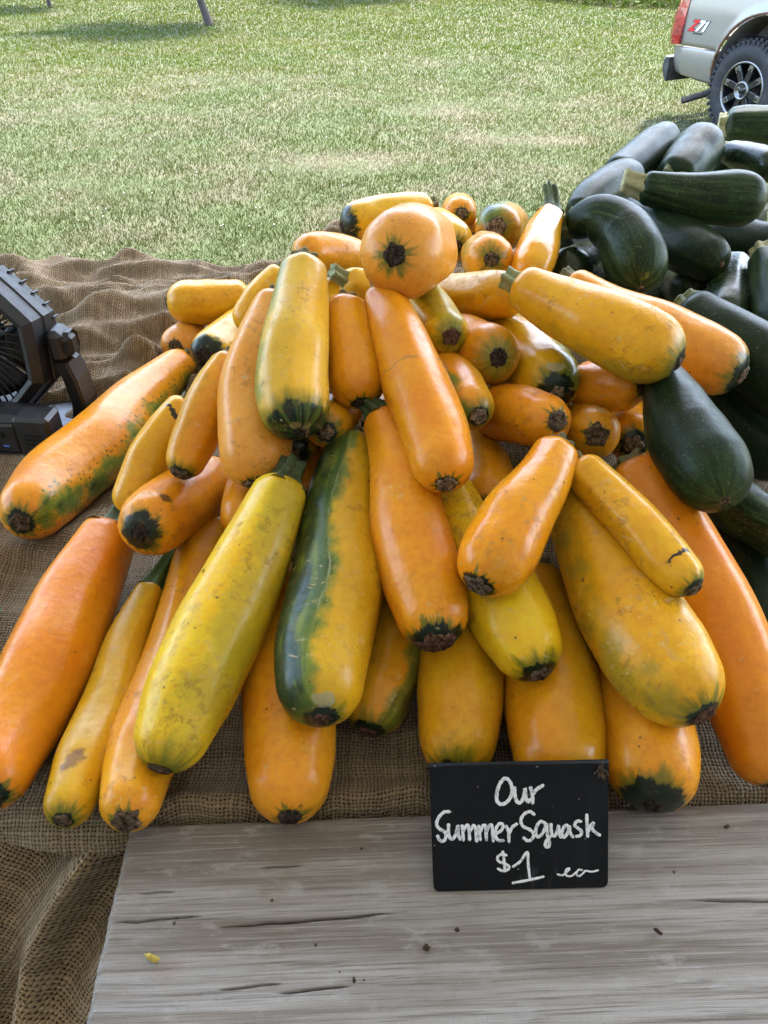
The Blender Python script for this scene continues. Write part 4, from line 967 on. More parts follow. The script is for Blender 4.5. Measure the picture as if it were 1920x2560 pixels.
FRUIT['A47'] = ([(0.0712, 1.261, 1.0994), (0.081, 1.2277, 1.1028), (0.0902, 1.1944, 1.1064), (0.0982, 1.1608, 1.1096), (0.1053, 1.1271, 1.1126)], [0.0298, 0.0324, 0.0334, 0.0326, 0.0298],
    {'label': 'glossy pale yellow squash peeking out right behind the round one', 'pal': 'p', 'ring': 0.32, 'halo': 0.8, 'scar': 0.24, 'gloss': 1, 'scuff': 0.4})
FRUIT['A48'] = ([(0.1462, 1.1373, 1.0967), (0.1456, 1.1056, 1.1063), (0.1448, 1.074, 1.1159), (0.1438, 1.0425, 1.1256), (0.1427, 1.011, 1.1353)], [0.0316, 0.0338, 0.0342, 0.033, 0.0307],
    {'label': 'round golden squash end with green smeared scar right of the round one', 'pal': 'g', 'ring': 0.3, 'halo': 1.0, 'scar': 0.24, 'scuff': 0.7, 'green': [(55, 0.16, 0.8)]})
FRUIT['A49'] = ([(0.244, 1.1511, 1.1542), (0.2294, 1.1105, 1.1427), (0.2154, 1.0705, 1.1322), (0.202, 1.0311, 1.1224), (0.1891, 0.9925, 1.1135)], [0.0182, 0.0252, 0.0293, 0.0292, 0.0239],
    {'label': 'upright ribbed pale orange squash with dark stem beside the green zucchini', 'pal': 'g', 'stem': 0.035, 'stemcol': 'dark', 'rib': 0.07, 'gloss': 1, 'scuff': 0.5, 'ring': 0.25, 'scar': 0.3})
FRUIT['A50'] = ([(0.1803, 1.4751, 1.0167), (0.1745, 1.4391, 1.0274), (0.1687, 1.4031, 1.0382), (0.1631, 1.3672, 1.049), (0.1575, 1.3313, 1.0599)], [0.0263, 0.0276, 0.0276, 0.0265, 0.0246],
    {'label': 'tiny bit of orange squash wedged at the back between two squash ends', 'pal': 'O', 'scuff': 0.2})
FRUIT['A51'] = ([(-0.0504, 0.8341, 1.0455), (-0.0523, 0.7952, 1.0503), (-0.0542, 0.7571, 1.056), (-0.057, 0.7198, 1.0629), (-0.0601, 0.6833, 1.0708)], [0.0282, 0.0296, 0.0293, 0.0273, 0.0236],
    {'label': "yellow squash with green scarred end under the mottled one's tip", 'pal': 'g', 'ring': 0.42, 'halo': 0.8, 'scar': 0.3, 'scuff': 0.4})
FRUIT['A52'] = ([(-0.0933, 0.7919, 1.0252), (-0.0949, 0.7675, 1.0273), (-0.0963, 0.7435, 1.0298), (-0.0977, 0.7197, 1.0328), (-0.099, 0.6963, 1.0361)], [0.0242, 0.0257, 0.0255, 0.0239, 0.0211],
    {'label': 'dark green tipped squash in the shade under the mottled one', 'pal': 'g', 'ring': 0.8, 'halo': 0.6, 'scar': 0.3, 'scuff': 0.3})
FRUIT['A53'] = ([(-0.0638, 0.8276, 0.9836), (-0.072, 0.79, 0.9831), (-0.0785, 0.7528, 0.9831), (-0.0831, 0.7161, 0.9838), (-0.0869, 0.6802, 0.9855)], [0.0262, 0.0297, 0.0301, 0.028, 0.0236],
    {'label': "shaded brownish yellow squash behind the half green one's neck", 'pal': 'g', 'scuff': 0.5})
FRUIT['A54'] = ([(-0.141, 0.7678, 0.9852), (-0.1458, 0.732, 0.9853), (-0.1485, 0.6965, 0.9858), (-0.1487, 0.6615, 0.987), (-0.148, 0.6272, 0.989)], [0.0249, 0.0282, 0.0289, 0.0272, 0.0233],
    {'label': 'shaded amber squash under the big dull orange one', 'pal': 'g', 'scuff': 0.3, 'ring': 0.3, 'scar': 0.2})
FRUIT['A55'] = ([(-0.0695, 1.1932, 1.0399), (-0.0749, 1.1564, 1.0396), (-0.0798, 1.1199, 1.0397), (-0.084, 1.0838, 1.0403), (-0.0876, 1.048, 1.0413)], [0.0257, 0.0278, 0.028, 0.0265, 0.0233],
    {'label': "green ended squash in the gap right of the mottled one's neck", 'pal': 'y', 'ring': 0.8, 'halo': 0.6, 'scar': 0.3, 'scuff': 0.3})
FRUIT['A56'] = ([(0.0165, 0.6833, 0.9155), (0.0103, 0.656, 0.9115), (0.0055, 0.6292, 0.908), (0.0025, 0.6027, 0.905), (0.0002, 0.5768, 0.9026)], [0.0324, 0.0357, 0.0362, 0.0341, 0.0296],
    {'label': 'amber squash in the dark gap between the half green and bottle shaped ones', 'pal': 'g', 'scuff': 0.2, 'ring': 0.2})
FRUIT['A57'] = ([(0.0125, 0.9101, 1.0178), (0.0121, 0.8713, 1.0203), (0.0112, 0.8331, 1.0236), (0.0098, 0.7956, 1.0278), (0.0082, 0.7588, 1.0328)], [0.0305, 0.0317, 0.0314, 0.0296, 0.0266],
    {'label': "orange squash in the dark gap behind the cracked one's middle", 'pal': 'o', 'scuff': 0.2, 'ring': 0.4})
FRUIT['Z1'] = ([(0.3807, 1.2021, 1.1764), (0.4253, 1.1912, 1.1708), (0.4699, 1.1818, 1.1671), (0.5144, 1.1742, 1.1657), (0.5586, 1.1672, 1.1651)], [0.022, 0.0281, 0.0355, 0.0394, 0.0352],
    {'label': 'long green zucchini lying sideways with a thick pale stem toward the left', 'pal': 'z', 'stem': 0.026, 'stemcol': 'zpale', 'light': 0.9})
FRUIT['Z2'] = ([(0.2669, 1.137, 1.1361), (0.3028, 1.1239, 1.1518), (0.3344, 1.0926, 1.1443), (0.3461, 1.05, 1.1223), (0.3466, 1.0058, 1.0981)], [0.0182, 0.0314, 0.0406, 0.0432, 0.035],
    {'label': 'bent crook necked zucchini with yellow streaked blossom end, front of green heap', 'pal': 'z', 'stem': 0.022, 'stemcol': 'zgreen', 'light': 0.8, 'rays': 1})
FRUIT['Z3'] = ([(0.3834, 1.2825, 1.1118), (0.4115, 1.2288, 1.1106), (0.4364, 1.1752, 1.1095), (0.4575, 1.1212, 1.108), (0.4755, 1.0676, 1.107)], [0.0263, 0.0392, 0.0407, 0.0372, 0.0273],
    {'label': 'dark zucchini slanting down right behind the crook necked one', 'pal': 'z', 'light': 0.35})
FRUIT['Z4'] = ([(0.4097, 1.4368, 1.1264), (0.4457, 1.4859, 1.1317), (0.4826, 1.5359, 1.1381), (0.52, 1.5872, 1.1461), (0.5581, 1.6393, 1.1552)], [0.0327, 0.0374, 0.0388, 0.036, 0.028],
    {'label': 'dark zucchini pointing up right with a brown scar tip, back left of green heap', 'pal': 'z', 'light': 0.3})
FRUIT['Z5'] = ([(0.5045, 1.4267, 1.1213), (0.5298, 1.4645, 1.1299), (0.556, 1.5025, 1.1386), (0.5839, 1.5403, 1.1472), (0.6128, 1.5784, 1.156)], [0.0367, 0.0417, 0.0448, 0.0445, 0.0394],
    {'label': 'shiny rounded zucchini end standing near the truck tyre', 'pal': 'z', 'light': 0.45})
FRUIT['Z6'] = ([(0.6488, 1.715, 1.0402), (0.6556, 1.6821, 1.058), (0.6617, 1.6487, 1.075), (0.6675, 1.6139, 1.0902), (0.6726, 1.578, 1.1041)], [0.0344, 0.0372, 0.0375, 0.0355, 0.0313],
    {'label': 'zucchini end with a brown scar just above the sideways long one', 'pal': 'z', 'light': 0.3})
FRUIT['Z7'] = ([(0.3032, 1.228, 1.1226), (0.329, 1.2723, 1.1306), (0.3592, 1.3151, 1.1366), (0.3938, 1.3556, 1.1397), (0.4303, 1.3957, 1.1424)], [0.0252, 0.0314, 0.0345, 0.0341, 0.0301],
    {'label': 'curved zucchini hump behind the pale stem of the long sideways one', 'pal': 'z', 'light': 0.5})
FRUIT['Z8'] = ([(0.7022, 1.7492, 1.1479), (0.741, 1.739, 1.1482), (0.7794, 1.7289, 1.1485), (0.8174, 1.7188, 1.1489), (0.8549, 1.7087, 1.1492)], [0.0316, 0.0386, 0.0417, 0.0422, 0.0413],
    {'label': 'grey green ribbed zucchini on top, at the right edge below the tyre', 'pal': 'z', 'light': 0.9, 'rib': 0.06, 'stem': 0.01, 'stemcol': 'zpale'})
FRUIT['Z9'] = ([(0.6549, 1.5834, 1.1361), (0.6697, 1.5517, 1.1348), (0.684, 1.5207, 1.1343), (0.6979, 1.4911, 1.1356), (0.7112, 1.4622, 1.1379)], [0.0221, 0.027, 0.0299, 0.0307, 0.0289],
    {'label': 'glossy zucchini under the grey green ribbed one at the right edge', 'pal': 'z', 'light': 0.4, 'gloss': 1, 'rib': 0.05, 'stem': 0.014, 'stemcol': 'zpale'})
FRUIT['Z10'] = ([(0.3619, 1.253, 1.0247), (0.3334, 1.2099, 1.0427), (0.3061, 1.1668, 1.0605), (0.2799, 1.1235, 1.0782), (0.2548, 1.0801, 1.0957)], [0.0346, 0.0395, 0.0404, 0.038, 0.0331],
    {'label': 'shiny black green zucchini end beside the upright pale orange squash', 'pal': 'z', 'light': 0.15, 'gloss': 1})
FRUIT['Z11'] = ([(0.5014, 1.2703, 1.0102), (0.4915, 1.2279, 1.02), (0.4815, 1.1858, 1.0302), (0.4715, 1.1441, 1.041), (0.4612, 1.1028, 1.0522)], [0.0337, 0.0361, 0.036, 0.0342, 0.031],
    {'label': 'small round green zucchini end in the shaded hollow', 'pal': 'z', 'light': 0.6})
FRUIT['Z12'] = ([(0.5297, 1.1441, 1.0768), (0.5108, 1.1023, 1.0711), (0.4924, 1.0612, 1.0662), (0.4746, 1.0207, 1.062), (0.4573, 0.9808, 1.0587)], [0.0293, 0.0322, 0.0328, 0.0307, 0.0251],
    {'label': 'shiny oval zucchini standing on end right of the shaded hollow', 'pal': 'z', 'light': 0.5, 'gloss': 1, 'rays': 1})
FRUIT['Z13'] = ([(0.5395, 1.0907, 1.1146), (0.5363, 1.0503, 1.0978), (0.5325, 1.0106, 1.0819), (0.5278, 0.9717, 1.0669), (0.5227, 0.9334, 1.0529)], [0.0198, 0.0281, 0.0326, 0.033, 0.0292],
    {'label': 'pale ridged zucchini with a cut stem at the right edge', 'pal': 'z', 'light': 0.9, 'stem': 0.012, 'stemcol': 'zpale', 'rib': 0.06})
FRUIT['Z14'] = ([(0.3844, 0.9517, 1.0961), (0.4204, 0.9134, 1.0803), (0.4538, 0.8751, 1.0646), (0.4842, 0.8367, 1.0488), (0.5126, 0.799, 1.0338)], [0.03, 0.0404, 0.0455, 0.0456, 0.0413],
    {'label': 'very large blackish zucchini running off right behind the peach orange squash', 'pal': 'z', 'light': 0.2, 'rib': 0.03})
FRUIT['Z15'] = ([(0.3045, 0.756, 1.1018), (0.3052, 0.7049, 1.0895), (0.3078, 0.6564, 1.0805), (0.3116, 0.6102, 1.0745), (0.3143, 0.5659, 1.0709)], [0.0182, 0.0311, 0.0403, 0.04, 0.0282],
    {'label': 'large zucchini with pale rays and a chip at its end, over the curved orange squash', 'pal': 'z', 'light': 0.5, 'rays': 1})
FRUIT['Z16'] = ([(0.3504, 0.7334, 1.0051), (0.3681, 0.6951, 0.9975), (0.3849, 0.6583, 0.9919), (0.4018, 0.6238, 0.9892), (0.4177, 0.5908, 0.9885)], [0.0265, 0.0292, 0.0297, 0.0279, 0.0235],
    {'label': 'mottled olive zucchini behind the large rayed one at right', 'pal': 'z', 'light': 0.8})
FRUIT['Z17'] = ([(0.3958, 0.7158, 0.9518), (0.398, 0.6609, 0.9364), (0.3989, 0.6081, 0.9238), (0.3982, 0.5576, 0.914), (0.3963, 0.5092, 0.907)], [0.0298, 0.0338, 0.0346, 0.0322, 0.0267],
    {'label': 'dark speckled zucchini along the right edge beside the long curved squash', 'pal': 'z', 'light': 0.2})
FRUIT['Z18'] = ([(0.357, 1.3739, 1.017), (0.3348, 1.3402, 1.0307), (0.3133, 1.3065, 1.0444), (0.2925, 1.2728, 1.0582), (0.2724, 1.2391, 1.0719)], [0.029, 0.0313, 0.0315, 0.0297, 0.0261],
    {'label': "dark zucchini shoulder behind the crook neck's stem", 'pal': 'z', 'light': 0.3})
FRUIT['Z19'] = ([(0.4829, 1.3944, 0.9971), (0.4859, 1.3782, 0.984), (0.488, 1.362, 0.9709), (0.4887, 1.3457, 0.9577), (0.4889, 1.3295, 0.9446)], [0.0339, 0.0369, 0.0378, 0.0362, 0.0317],
    {'label': "shadowed zucchini just right of the crook neck's body", 'pal': 'z', 'light': 0.2})
FRUIT['Z20'] = ([(0.5569, 1.3203, 1.0713), (0.5805, 1.2888, 1.0692), (0.6035, 1.2588, 1.0692), (0.6261, 1.2314, 1.0723), (0.6476, 1.2047, 1.0765)], [0.0314, 0.0366, 0.0385, 0.0373, 0.0327],
    {'label': "black zucchini in shade below the sideways long one's tip", 'pal': 'z', 'light': 0.15})
FRUIT['Z21'] = ([(0.5452, 1.1653, 0.9741), (0.5565, 1.1361, 0.9823), (0.5668, 1.1075, 0.9911), (0.5761, 1.0795, 1.0008), (0.5844, 1.0518, 1.0109)], [0.0224, 0.0246, 0.0253, 0.024, 0.0204],
    {'label': 'small glossy zucchini in the gap under the pale ridged one', 'pal': 'z', 'light': 0.15, 'gloss': 1})
FRUIT['Z22'] = ([(0.3926, 0.9722, 1.0064), (0.4284, 0.9324, 0.9839), (0.4638, 0.8941, 0.9633), (0.4998, 0.8582, 0.9457), (0.5352, 0.8235, 0.9298)], [0.0354, 0.0419, 0.0451, 0.0443, 0.0391],
    {'label': 'blackish zucchini in deep shade below the very large one', 'pal': 'z', 'light': 0.1})
FRUIT['Z23'] = ([(0.5279, 1.2919, 0.9258), (0.5117, 1.288, 0.943), (0.4943, 1.2833, 0.959), (0.4735, 1.2752, 0.9708), (0.4515, 1.2649, 0.9798)], [0.033, 0.0375, 0.0388, 0.0368, 0.0317],
    {'label': 'dark zucchini deep in the hollow behind the peach orange squash', 'pal': 'z', 'light': 0.15})
FRUIT['Z24'] = ([(0.6581, 1.39, 1.0847), (0.6379, 1.3772, 1.0828), (0.6177, 1.3646, 1.0813), (0.5975, 1.3527, 1.0805), (0.5774, 1.3411, 1.0801)], [0.0244, 0.0296, 0.0316, 0.0308, 0.0277],
    {'label': 'small dark zucchini behind the right half of the sideways long one', 'pal': 'z', 'light': 0.3})
FRUIT['Z25'] = ([(0.5284, 1.2545, 0.9759), (0.5123, 1.237, 0.975), (0.4965, 1.2195, 0.9743), (0.4808, 1.2022, 0.9737), (0.4654, 1.185, 0.9733)], [0.0236, 0.0275, 0.029, 0.0283, 0.0257],
    {'label': 'small zucchini end low in the shaded hollow above the very large one', 'pal': 'z', 'light': 0.4, 'gloss': 1})
FRUIT['Z26'] = ([(0.5443, 1.0236, 0.9952), (0.5356, 1.0493, 1.003), (0.526, 1.075, 1.0108), (0.513, 1.099, 1.0165), (0.4964, 1.1202, 1.0186)], [0.0235, 0.0274, 0.029, 0.0278, 0.0234],
    {'label': 'slim dark zucchini resting above the very large blackish one', 'pal': 'z', 'light': 0.45})
FRUIT['Z27'] = ([(0.812, 1.8107, 1.11), (0.8173, 1.7815, 1.0964), (0.8243, 1.7533, 1.0842), (0.8327, 1.726, 1.0732), (0.8413, 1.6992, 1.0628)], [0.0301, 0.035, 0.0369, 0.0358, 0.0319],
    {'label': 'zucchini bit at the right edge behind the glossy ribbed one', 'pal': 'z', 'light': 0.5})
FRUIT['Z28'] = ([(0.5461, 1.0768, 1.0572), (0.5346, 1.0569, 1.0495), (0.5231, 1.0372, 1.0421), (0.5111, 1.0178, 1.0351), (0.4988, 0.9988, 1.0286)], [0.0202, 0.023, 0.0238, 0.0224, 0.0188],
    {'label': 'slim zucchini between the oval one and the pale ridged one', 'pal': 'z', 'light': 0.4})
spheres = []
for i_, (key_, (pts_, rad_, st_)) in enumerate(FRUIT.items()):
    sp_ = make_fruit(key_, pts_, rad_, st_, i_+1)
    spheres.append(([s_[0] for s_ in sp_], [s_[1] for s_ in sp_]))
make_burlap(spheres)

# ------------------------------------------------------------------ chalkboard sign with handwriting
def make_sign():
    # front panel corners (world): bottom edge stands on the plank, top leans back
    BLc, BRc = Vector((.0396, .2975, .8835)), Vector((.1793, .3010, .8835))
    TLc, TRc = Vector((.0352, .3500, .9735)), Vector((.1755, .3530, .9745))
    e = empty("chalkboard_sign", (.107, .325, .8835))
    o0 = e.location
    g = G("chalkboard_black"); p = g.obj()
    sm = g.step(g.noise(g.vmul(p, (1, .6, .35)), 30, 6, .7, .8), .52, .72)
    sm2 = g.mul(g.step(g.noise(g.vmul(p, (90, 20, 20)), 1.2, 3, .6), .60, .72), g.step(g.noise(p, 18, 2), .5, .62))
    c = g.mix(g.mul(sm, .35), (.0035, .0042, .0065), (.017, .019, .023))
    c = g.mix(g.mul(sm2, .40), c, (.10, .10, .105))
    vd, vc = g.voro(p, 150); c = g.mix(g.mul(g.step(vd, .12, .06), g.step(g.sep(vc)[0], .86, .88)), c, (.3, .29, .27))
    g.set(col=c, rough=g.step(g.noise(p, 40, 4), .3, .7, .5, .66), spec=.25, normal=g.bump(g.noise(p, 300, 3), .15, .0005))
    BLACK = g.m
    nrm = (BRc-BLc).cross(TLc-BLc).normalized()
    def at(u, v, lift=0.):   # u left-right 0..1, v top-bottom 0..1
        return (TLc*(1-u)+TRc*u)*(1-v)+(BLc*(1-u)+BRc*u)*v+nrm*lift-o0
    # outline with rounded lower corners
    def panel(name, fn, th):
        ol = [(0, 0), (1, 0)]; rx, ry = .035, .05
        for k in range(7):
            a = k/6*math.pi/2; ol.append((1-rx+rx*math.cos(a), 1-ry+ry*math.sin(a)))
        for k in range(7):
            a = math.pi/2+k/6*math.pi/2; ol.append((rx+rx*math.cos(a), 1-ry+ry*math.sin(a)))
        n = len(ol); V = [fn(u, v, 0) for u, v in ol]+[fn(u, v, -th) for u, v in ol]
        Fc = [tuple(range(n))[::-1], tuple(range(n, 2*n))]+[(i, (i+1) % n, n+(i+1) % n, n+i) for i in range(n)]
        return mesh_obj(name, V, Fc, BLACK, e, False)
    panel("front_panel", at, .0028)
    ax = Vector((0, .064, 0))
    def back(u, v, lift=0.):
        t = (TLc*(1-u)+TRc*u); b = (BLc*(1-u)+BRc*u)+2*Vector((0, .0525, 0))
        return t*(1-v)+b*v+Vector((0, .0035+.8*-lift, -.001+.4*lift))-o0
    panel("back_panel", back, .0028)
    MB().tube([at(-.002, -.004, -.002), at(.5, -.004, -.002), at(1.002, -.004, -.002)], .0021, 10).build("hinge", BLACK, e, True)
    # handwriting, traced stroke by stroke (units: panel pixels of a 1659-wide close view)
    q00, q10, q11, q01 = (105, 232), (1535, 185), (1530, 1195), (140, 1222)
    def uv_of(x, y):
        u, v = .5, .5
        for _ in range(8):
            fx = (q00[0]*(1-u)+q10[0]*u)*(1-v)+(q01[0]*(1-u)+q11[0]*u)*v-x
            fy = (q00[1]*(1-u)+q10[1]*u)*(1-v)+(q01[1]*(1-u)+q11[1]*u)*v-y
            a = (q10[0]-q00[0])*(1-v)+(q11[0]-q01[0])*v; b = (q01[0]-q00[0])*(1-u)+(q11[0]-q10[0])*u
            c_ = (q10[1]-q00[1])*(1-v)+(q11[1]-q01[1])*v; d = (q01[1]-q00[1])*(1-u)+(q11[1]-q10[1])*u
            det = a*d-b*c_; u -= (d*fx-b*fy)/det; v -= (a*fy-c_*fx)/det
        return u, v
    words = {
     'our': (29, [[(768, 400), (752, 345), (722, 310), (690, 318), (658, 370), (641, 440), (648, 495), (682, 514), (722, 496), (752, 455), (768, 405), (780, 385)],
                  [(783, 385), (788, 450), (808, 498), (838, 492), (860, 440), (868, 388), (872, 450), (888, 492), (905, 478)],
                  [(912, 382), (925, 430), (928, 500)], [(926, 440), (955, 398), (1008, 362)]]),
     'summer': (26, [[(262, 576), (222, 580), (180, 622), (163, 676), (186, 712), (228, 738), (238, 776), (216, 812), (186, 802), (172, 772)],
                  [(258, 680), (258, 740), (272, 790), (298, 788), (322, 735), (332, 686), (334, 750), (350, 796)],
                  [(366, 690), (376, 800)], [(376, 730), (398, 688), (418, 694), (426, 795)], [(428, 735), (450, 690), (470, 700), (482, 808)],
                  [(498, 690), (510, 796)], [(510, 735), (532, 688), (552, 694), (560, 798)], [(560, 735), (584, 684), (604, 694), (614, 808)],
                  [(640, 748), (680, 722), (692, 684), (668, 668), (640, 700), (630, 758), (650, 802), (692, 806)],
                  [(718, 690), (736, 740), (738, 812)], [(738, 756), (762, 702), (798, 674)]]),
     'squash': (26, [[(938, 594), (908, 572), (862, 590), (834, 640), (850, 690), (902, 716), (936, 752), (922, 794), (888, 808), (858, 786)],
                  [(1022, 662), (990, 652), (960, 692), (952, 745), (968, 776), (1000, 758), (1026, 706), (1038, 668), (1044, 750), (1062, 826), (1052, 858), (1030, 850), (1034, 815), (1066, 775)],
                  [(1074, 676), (1078, 740), (1096, 770), (1118, 748), (1134, 688), (1140, 745), (1152, 778)],
                  [(1214, 692), (1190, 682), (1166, 720), (1162, 762), (1182, 778), (1208, 740), (1220, 690), (1228, 745), (1248, 774)],
                  [(1312, 650), (1282, 648), (1264, 680), (1290, 706), (1318, 732), (1308, 764), (1278, 772)],
                  [(1360, 596), (1362, 690), (1368, 768)], [(1368, 735), (1392, 682), (1414, 664), (1402, 706), (1432, 742), (1460, 760)]]),
     'price': (22, [[(716, 926), (684, 916), (648, 942), (658, 976), (702, 994), (738, 1016), (730, 1044), (688, 1054), (652, 1036)],
                  [(690, 898), (700, 980), (708, 1056)], [(774, 1018), (832, 974), (884, 900), (892, 1000), (906, 1126)], [(772, 1154), (900, 1130), (1012, 1104)]]),
     'each': (16, [[(1128, 1084), (1166, 1092), (1202, 1064), (1222, 1038), (1200, 1040), (1188, 1072), (1204, 1098), (1242, 1096), (1276, 1066)],
                  [(1322, 1050), (1294, 1048), (1276, 1082), (1300, 1100), (1332, 1074), (1352, 1056), (1400, 1064), (1450, 1052)]]),
     'ghost': (6, [])}
    g = G("chalk_marker_white"); p = g.obj()
    c = g.mix(g.step(g.noise(p, 260, 4, .65), .50, .36), (.86, .87, .90), (.45, .48, .54)); g.set(col=c, rough=.75); CHALK = g.m
    rnd = random.Random(4)
    for w, (wid, strokes) in words.items():
        if not strokes: continue
        mb = MB()
        for si, S_ in enumerate(strokes):
            pts = catmull([Vector((x, y, 0)) for x, y in S_], np.linspace(0, 1, (len(S_)-1)*6+1))
            V = []; n = len(pts); dt = []
            # rounded cap rows at both ends
            rows = []
            for i, pt in enumerate(pts):
                t = (pts[min(i+1, n-1)]-pts[max(i-1, 0)]).normalized(); rows.append((pt, t, wid*.5*(1+.10*math.sin(i*1.3+si))))
            p0, t0, h0 = rows[0]; p1, t1, h1 = rows[-1]
            rows = [(p0-t0*h0*.95, t0, h0*.28), (p0-t0*h0*.7, t0, h0*.72)]+rows+[(p1+t1*h1*.7, t1, h1*.72), (p1+t1*h1*.95, t1, h1*.28)]
            lift = .00030+.00005*si
            for (pt, t, hw) in rows:
                nn = Vector((-t.y, t.x, 0))
                for sg in (-1, -.5, .5, 1):
                    q = pt+nn*hw*sg; u, v = uv_of(q.x, q.y); V.append(at(u, v, lift if abs(sg) < .9 else .00008))
            mb.add(V, grid_faces(len(rows), 4))
        mb.build("lettering", CHALK, e, True)
    # dried blossom crumb stuck on the top right corner
    V = []; Fc = []; 
    for k in range(9):
        a = rnd.uniform(0, 6.28); b = at(.955+rnd.uniform(-.012, .012), .02+rnd.uniform(-.02, .05), .001)
        d = Vector((math.cos(a)*.004, rnd.uniform(-.004, 0), math.sin(a)*.006)); n_ = Vector((d.z, 0, -d.x)).normalized()*.0011; bI = len(V)
        V += [b-n_, b+n_, b+d*.6+n_*1.4+Vector((0, -.0012, 0)), b+d*1.25, b+d*.6-n_*1.4]
        Fc += [(bI, bI+1, bI+2, bI+3, bI+4)]
    me = mesh_obj("dried_blossom", [Vector(v)+o0 for v in V], Fc, CORK, None, False)
    m = me.modifiers.new("thick", 'SOLIDIFY'); m.thickness = .0009
    tag(me, "dried brown blossom scrap on the top right corner of the sign", "blossom")
    tag(e, "small black chalkboard price sign with white handwriting standing on the plank", "sign")
make_sign()

# ------------------------------------------------------------------ jobsite fan
def make_fan():
    FX, FY = -.580, 1.02
    e = empty("battery_fan", (FX, FY, ZT+.004), R(-6)); e.scale = (.82,)*3
    PL = simple("fan_black_plastic", (.009, .0095, .011), .5, 0, .25, 90, .12, dirt=((.035, .033, .03), 22, .35))
    PL2 = simple("fan_grey_plastic", (.019, .020, .023), .45, 0, .2, 70, .1, dirt=((.05, .047, .042), 25, .3))
    DK = simple("fan_grille_black", (.006, .006, .007), .38)
    cz = .170; Ro, Ri = .134, .108; yf, yb = -.052, .052
    def octr(th, r, e_=5.5):  # rounded octagon radius
        a = (th+math.pi/8) % (math.pi/4)-math.pi/8
        return r*(.88/math.cos(a)+.12)*.965
    N = 96
    tilt = Matrix.Rotation(R(-9), 3, 'X')
    def fr(p): return tilt @ Vector(p)+Vector((0, 0, cz))
    prof = [(Ri, yf+.012), (Ri+.004, yf), (Ri+.012, yf-.004), (Ro-.012, yf-.004), (Ro, yf+.010), (Ro+.002, -.012), (Ro+.005, -.010), (Ro+.005, .012), (Ro+.001, .014), (Ro-.003, yb-.012), (Ro-.014, yb), (Ri+.004, yb), (Ri, yb-.010)]
    V = []
    for (r, y) in prof:
        for k in range(N):
            th = 2*math.pi*k/N; q = octr(th, r); V.append(fr((q*math.cos(th), y, q*math.sin(th))))
    Fc = [tuple(f) for f in grid_faces(len(prof), N, True)]; m = len(prof)-1
    Fc += [(m*N+k, m*N+(k+1) % N, (k+1) % N, k) for k in range(N)]
    mesh_obj("frame", V, Fc, PL, e, False)
    # stepped fins around the rear shell
    for k in range(0, 9):
        th = R(8+k*10.5); q = octr(th, Ro+.002); rot = tilt @ Matrix.Rotation(-th, 3, 'Y')
        MB().box(fr((q*math.cos(th), .031, q*math.sin(th))), (.0065, .020, .0034), .001, rot).build("fin", PL2, e)
    # front and rear grille: rings and spokes
    for (yy, nsp, nm) in ((yf+.004, 44, "front_grille"), (yb-.006, 30, "rear_grille")):
        gr = None
        for r in (.030, .058, .086):
            o = MB().tube([fr((octr(2*math.pi*k/48, r, 0)*math.cos(2*math.pi*k/48), yy, octr(2*math.pi*k/48, r)*math.sin(2*math.pi*k/48))) for k in range(49)], .0016, 6, False).build("ring" if gr else nm, DK, gr or e, True)
            gr = gr or o
        for k in range(nsp):
            th = 2*math.pi*k/nsp; r0 = .028; r1 = octr(th, Ri+.004); sw = .35
            pts = []
            for j in range(5):
                f = j/4; r = r0+(r1-r0)*f; t2 = th+sw*(1-f); pts.append(fr((r*math.cos(t2), yy-.004*math.sin(math.pi*f), r*math.sin(t2))))
            MB().tube(pts, .0017, 6).build("bar", DK, gr, True)
        hub = MB().lathe([(0, -.008), (.020, -.008), (.028, -.003), (.029, .004), (0, .004)], 'Y', 32)
        hub.v = [tuple(fr((v[0], v[1]+yy, v[2]))) for v in hub.v]; hub.build("hub_cap", PL, e, True)
    mot = MB().lathe([(0, -.02), (.026, -.02), (.030, -.012), (.032, .03), (0, .03)], 'Y', 32); mot.v = [tuple(fr(v)) for v in mot.v]; mot.build("motor", DK, e, True)
    for k in range(5):
        V = []; 
        for j in range(6):
            f = j/5; r = .028+.072*f; a0 = k*2*math.pi/5
            for i in range(5):
                s_ = i/4-.5; a = a0+s_*(.75+.35*f); V.append(fr((r*math.cos(a), .004+.030*s_*(1-.3*f), r*math.sin(a))))
        b = mesh_obj("blade", V, grid_faces(6, 5), DK, e, True); md = b.modifiers.new("thick", 'SOLIDIFY'); md.thickness = .002
    # swivel arms, knobs
    for sx in (-1, 1):
        xk = sx*(Ro+.010); kz = cz+.008
        MB().box((xk+sx*.007, -.002, kz), (.030, .050, .058), .010).build("pivot_block", PL2, e)
        MB().box((xk+sx*.026, -.002, kz), (.014, .040, .048), .012).build("knob", PL, e)
        prof2 = [(xk+sx*.010, kz-.026), (xk+sx*.018, kz-.060), (xk+sx*.022, .070), (xk+sx*.014, .030), (xk-sx*.004, .012)]
        V = []
        for (xx, zz) in prof2:
            for (dx, dy) in ((-.013, -.024), (-.009, -.029), (.009, -.029), (.013, -.024), (.013, .022), (-.013, .022)): V.append((xx+dx, dy, zz))
        Fc = [tuple(f) for f in grid_faces(len(prof2), 6, True)]+[tuple(range(6))[::-1], tuple(range(24, 30))]
        mesh_obj("swivel_arm", V, Fc, PL, e, False)
        for k in range(6): MB().box((xk+sx*.0335-.0003*k, -.012, .040-k*.004), (.004, .026, .0016)).build("rib", PL2, e)
    # base with control panel, vents and battery
    MB().box((0, -.022, .010), (.336, .200, .020), .008).build("base", DK, e)
    MB().box((0, -.088, .055), (.300, .062, .078), .010).build("base_top", PL, e)
